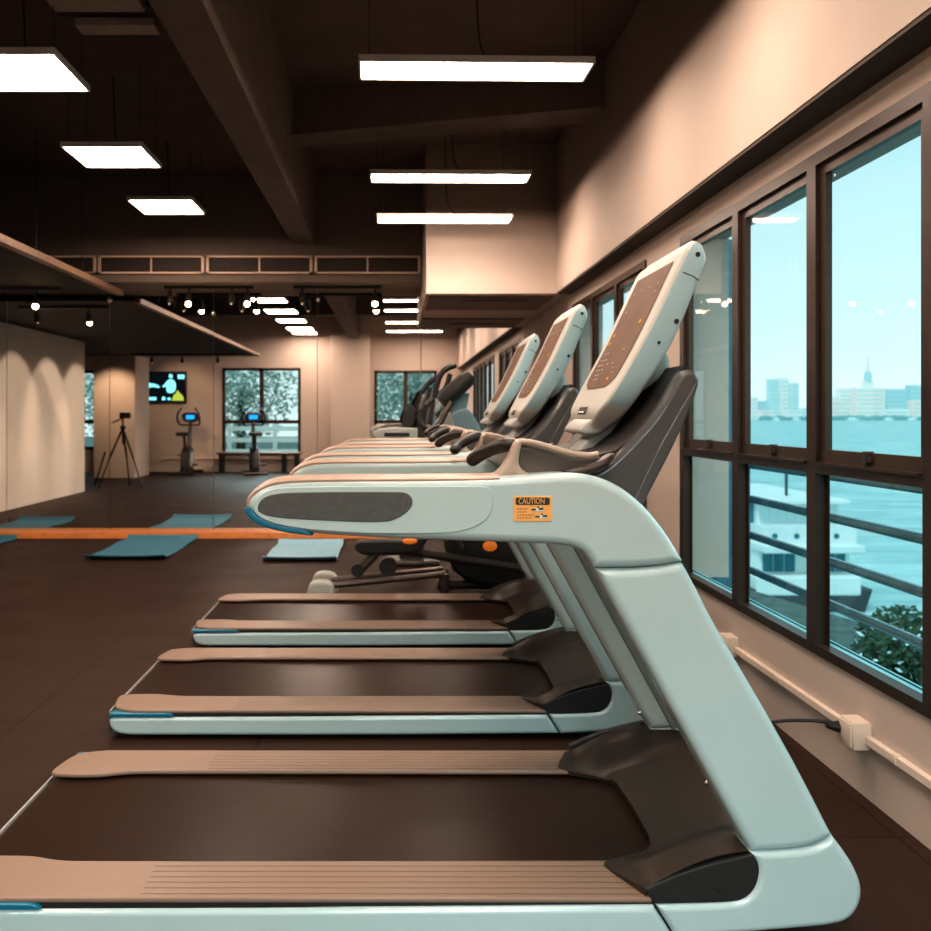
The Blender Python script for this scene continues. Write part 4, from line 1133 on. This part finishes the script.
bb('mast', 812, 814, 470, 502, 2, 2.1, M['boat_hull'])

# foliage
def leaves(c, rad, n, size, seed, flat=1.0):
    r = random.Random(seed); b = MB()
    for i in range(n):
        d = Vector((r.gauss(0, 1), r.gauss(0, 1), r.gauss(0, 1))).normalized() * (r.random() ** .45)
        p = Vector((c[0] + d.x * rad[0], c[1] + d.y * rad[1], c[2] + d.z * rad[2]))
        u_ = Vector((r.gauss(0, 1), r.gauss(0, 1), r.gauss(0, 1))).normalized(); w_ = u_.orthogonal().normalized(); s = size * r.uniform(.6, 1.3)
        b.add([p + u_ * s, p + w_ * s * .5, p - u_ * s, p - w_ * s * .5], [(0, 1, 2, 3)])
    return b
SH = [((6.5, 11.4, -2.02), (.66, .6, .62), 'dark green shrub outside on the quay, right behind the railing end', 0),
      ((5.0, 10.6, -2.15), (.74, .7, .50), 'dark green shrub outside below the moored boat', 1),
      ((7.3, 12.9, -2.1), (.7, .6, .62), 'dark green shrub tallest at the right edge of the window', 2),
      ((3.7, 9.6, -2.0), (.5, .6, .40), 'low dark shrub outside under the narrow window', 3),
      ((4.5, 8.4, -2.15), (.6, .7, .40), 'low dark shrub dotted with pale blossoms near the wall', 4)]
for c, rad, lb, i in SH:
    t = thing('quay_shrub', lb, 'shrub', (c[0], c[1], -2.3 - .35), 0, 'shrubs on the quay outside')
    leaves((0, 0, c[2] + 2.65), rad, 2600, .055, 20 + i).build('foliage', M['leaf'], t, smooth=None, fixn=False)
    b = MB()
    for k in range(6): b.bar((0, 0, 0), (math.cos(k) * rad[0] * .5, math.sin(k) * rad[1] * .5, c[2] + 2.65), .02, 5)
    b.build('stem', M['bark'], t)
    if i in (0, 3, 4):
        leaves((0, 0, c[2] + 2.80), rad, 160, .05, 40 + i).build('blossoms', M['petal'], t, smooth=None, fixn=False)
TR = [((-5.6, -14, 0), 2.6, 'round leafy tree behind the left part of the wide back window'), ((-2.0, -18, 0), 2.6, 'leafy tree in the middle beyond the back windows'),
      ((.6, -13.5, 0), 2.0, 'leafy tree beyond the narrow back window'), ((-9.8, -13, 0), 2.4, 'leafy tree far left beyond the back wall')]
for i, (p, s, lb) in enumerate(TR):
    t = thing('garden_tree', lb, 'tree', (p[0], p[1], -.1), 0, 'trees behind the building')
    leaves((0, 0, 2.2), (s * .8, s * .6, 1.9), 3200, .09, 60 + i).build('crown', M['leaf2'], t, smooth=None, fixn=False)
    MB().tube([(0, 0, 0), (.05, 0, 1.2), (0, 0, 2.2)], [.18, .14, .1], 8).build('trunk', M['bark'], t)
fe = thing('garden_fence', 'white rail fence outside behind the back windows', 'fence', (-1.5, -5.0, -.1))
M['fencew'] = mat('white_fence', (.75, .86, .86), .6)
for z in (.35, .65, .95): MB().box(-5.5, 4.5, -.03, .03, z, z + .12).build('rail', M['fencew'], fe, smooth=None)
for k in range(9): MB().box(-5.3 + k * 1.2, -5.2 + k * 1.2, -.05, .05, 0, 1.15).build('post', M['fencew'], fe, smooth=None)

# ================================================================== WORLD + LAMPS
w = bpy.data.worlds.new('sky'); scene.world = w; w.use_nodes = True
nt = w.node_tree; nt.nodes.clear()
o = nd(nt, 'ShaderNodeOutputWorld'); bg = nd(nt, 'ShaderNodeBackground'); tc = nd(nt, 'ShaderNodeTexCoord'); sx = nd(nt, 'ShaderNodeSeparateXYZ')
rp_ = nd(nt, 'ShaderNodeValToRGB')
el = rp_.color_ramp.elements
el[0].position = 0.0; el[0].color = (.70, .88, .89, 1)
el[1].position = .5; el[1].color = (.24, .55, .62, 1)
q = el.new(.10); q.color = (.60, .83, .85, 1)
q = el.new(.28); q.color = (.42, .71, .76, 1)
mp = nd(nt, 'ShaderNodeMapping'); nt.links.new(tc.outputs['Generated'], mp.inputs[0]); nt.links.new(mp.outputs[0], sx.inputs[0])
nz = nd(nt, 'ShaderNodeTexNoise'); nz.inputs['Scale'].default_value = 3; nz.inputs['Detail'].default_value = 5
mp2 = nd(nt, 'ShaderNodeMapping'); mp2.inputs['Scale'].default_value = (1, 1, 5); nt.links.new(tc.outputs['Generated'], mp2.inputs[0]); nt.links.new(mp2.outputs[0], nz.inputs['Vector'])
ms = nd(nt, 'ShaderNodeMath', operation='MULTIPLY_ADD'); ms.inputs[1].default_value = -.10
ad = nd(nt, 'ShaderNodeMath', operation='ADD'); ad.inputs[1].default_value = .05
nt.links.new(nz.outputs['Fac'], ms.inputs[0]); nt.links.new(sx.outputs['Z'], ms.inputs[2]); nt.links.new(ms.outputs[0], ad.inputs[0])
nt.links.new(ad.outputs[0], rp_.inputs[0]); nt.links.new(rp_.outputs[0], bg.inputs[0]); bg.inputs[1].default_value = 1.12
nt.links.new(bg.outputs[0], o.inputs[0])

def area(name, loc, target, sx_, sy_, power, col, spread=PI):
    l = bpy.data.lights.new(name, 'AREA'); l.shape = 'RECTANGLE'; l.size = sx_; l.size_y = sy_; l.energy = power; l.color = col; l.spread = spread
    o = bpy.data.objects.new(name, l); COL.objects.link(o); o.location = loc
    d = Vector(target) - Vector(loc); o.rotation_euler = d.to_track_quat('-Z', 'Y').to_euler()
    return o
area('sky_fill_rear', (-.2, -4.6, 3.6), (.3, 2.1, .7), 7.0, 1.4, 380, (.70, .95, 1.0), math.radians(100))  # added fill lamp for the treadmill sides, standing in for rear window daylight
area('sky_light_side', (5.5, 3.2, 3.4), (1.5, 3.0, 1.0), 6.0, 3.0, 170, (.55, .92, 1.0))

sl_ = bpy.data.lights.new('sun', 'SUN'); sl_.energy = 1.3; sl_.angle = math.radians(4); sl_.color = (.92, 1, 1)
so = bpy.data.objects.new('sun', sl_); COL.objects.link(so); so.location = (-8, -20, 30); so.rotation_euler = Vector((.55, .75, -1.25)).to_track_quat('-Z', 'Y').to_euler()
def spotlamp(loc, target, power, col=(1, .72, .48), ang=70):
    l = bpy.data.lights.new('spot_lamp', 'SPOT'); l.energy = power; l.color = col; l.spot_size = math.radians(ang); l.spot_blend = .7; l.shadow_soft_size = .04
    o = bpy.data.objects.new('spot_lamp', l); COL.objects.link(o); o.location = loc
    o.rotation_euler = (Vector(target) - Vector(loc)).to_track_quat('-Z', 'Y').to_euler()
for y in (4.2, 5.4, 6.6, 7.8): spotlamp((-4.0, y, 2.36), (-5.1, y, 1.2), 110, (1, .82, .66))
spotlamp((-5.6, 1.7, 2.36), (-5.6, .6, 1.4), 90); spotlamp((-4.7, .3, 2.36), (-4.7, -1.3, 1.5), 45)
# ================================================================== CAMERA
cd = bpy.data.cameras.new('camera'); cam = bpy.data.objects.new('camera', cd); COL.objects.link(cam)
cam.location = (0, 0, H); cam.rotation_euler = (PI / 2, 0, 0)
cd.sensor_width = 36; cd.lens = 36 * FP / 931; cd.shift_x = (465.5 - VX) / 931; cd.shift_y = -(465.5 - VY) / 931
cd.clip_start = .05; cd.clip_end = 6000
cd.dof.use_dof = True; cd.dof.focus_distance = 2.5; cd.dof.aperture_fstop = 5.0
scene.camera = cam
scene.cycles.diffuse_bounces = 2
scene.view_settings.view_transform = 'Standard'; scene.view_settings.look = 'Medium High Contrast'
scene.view_settings.exposure = 0.0; scene.view_settings.gamma = 1.0
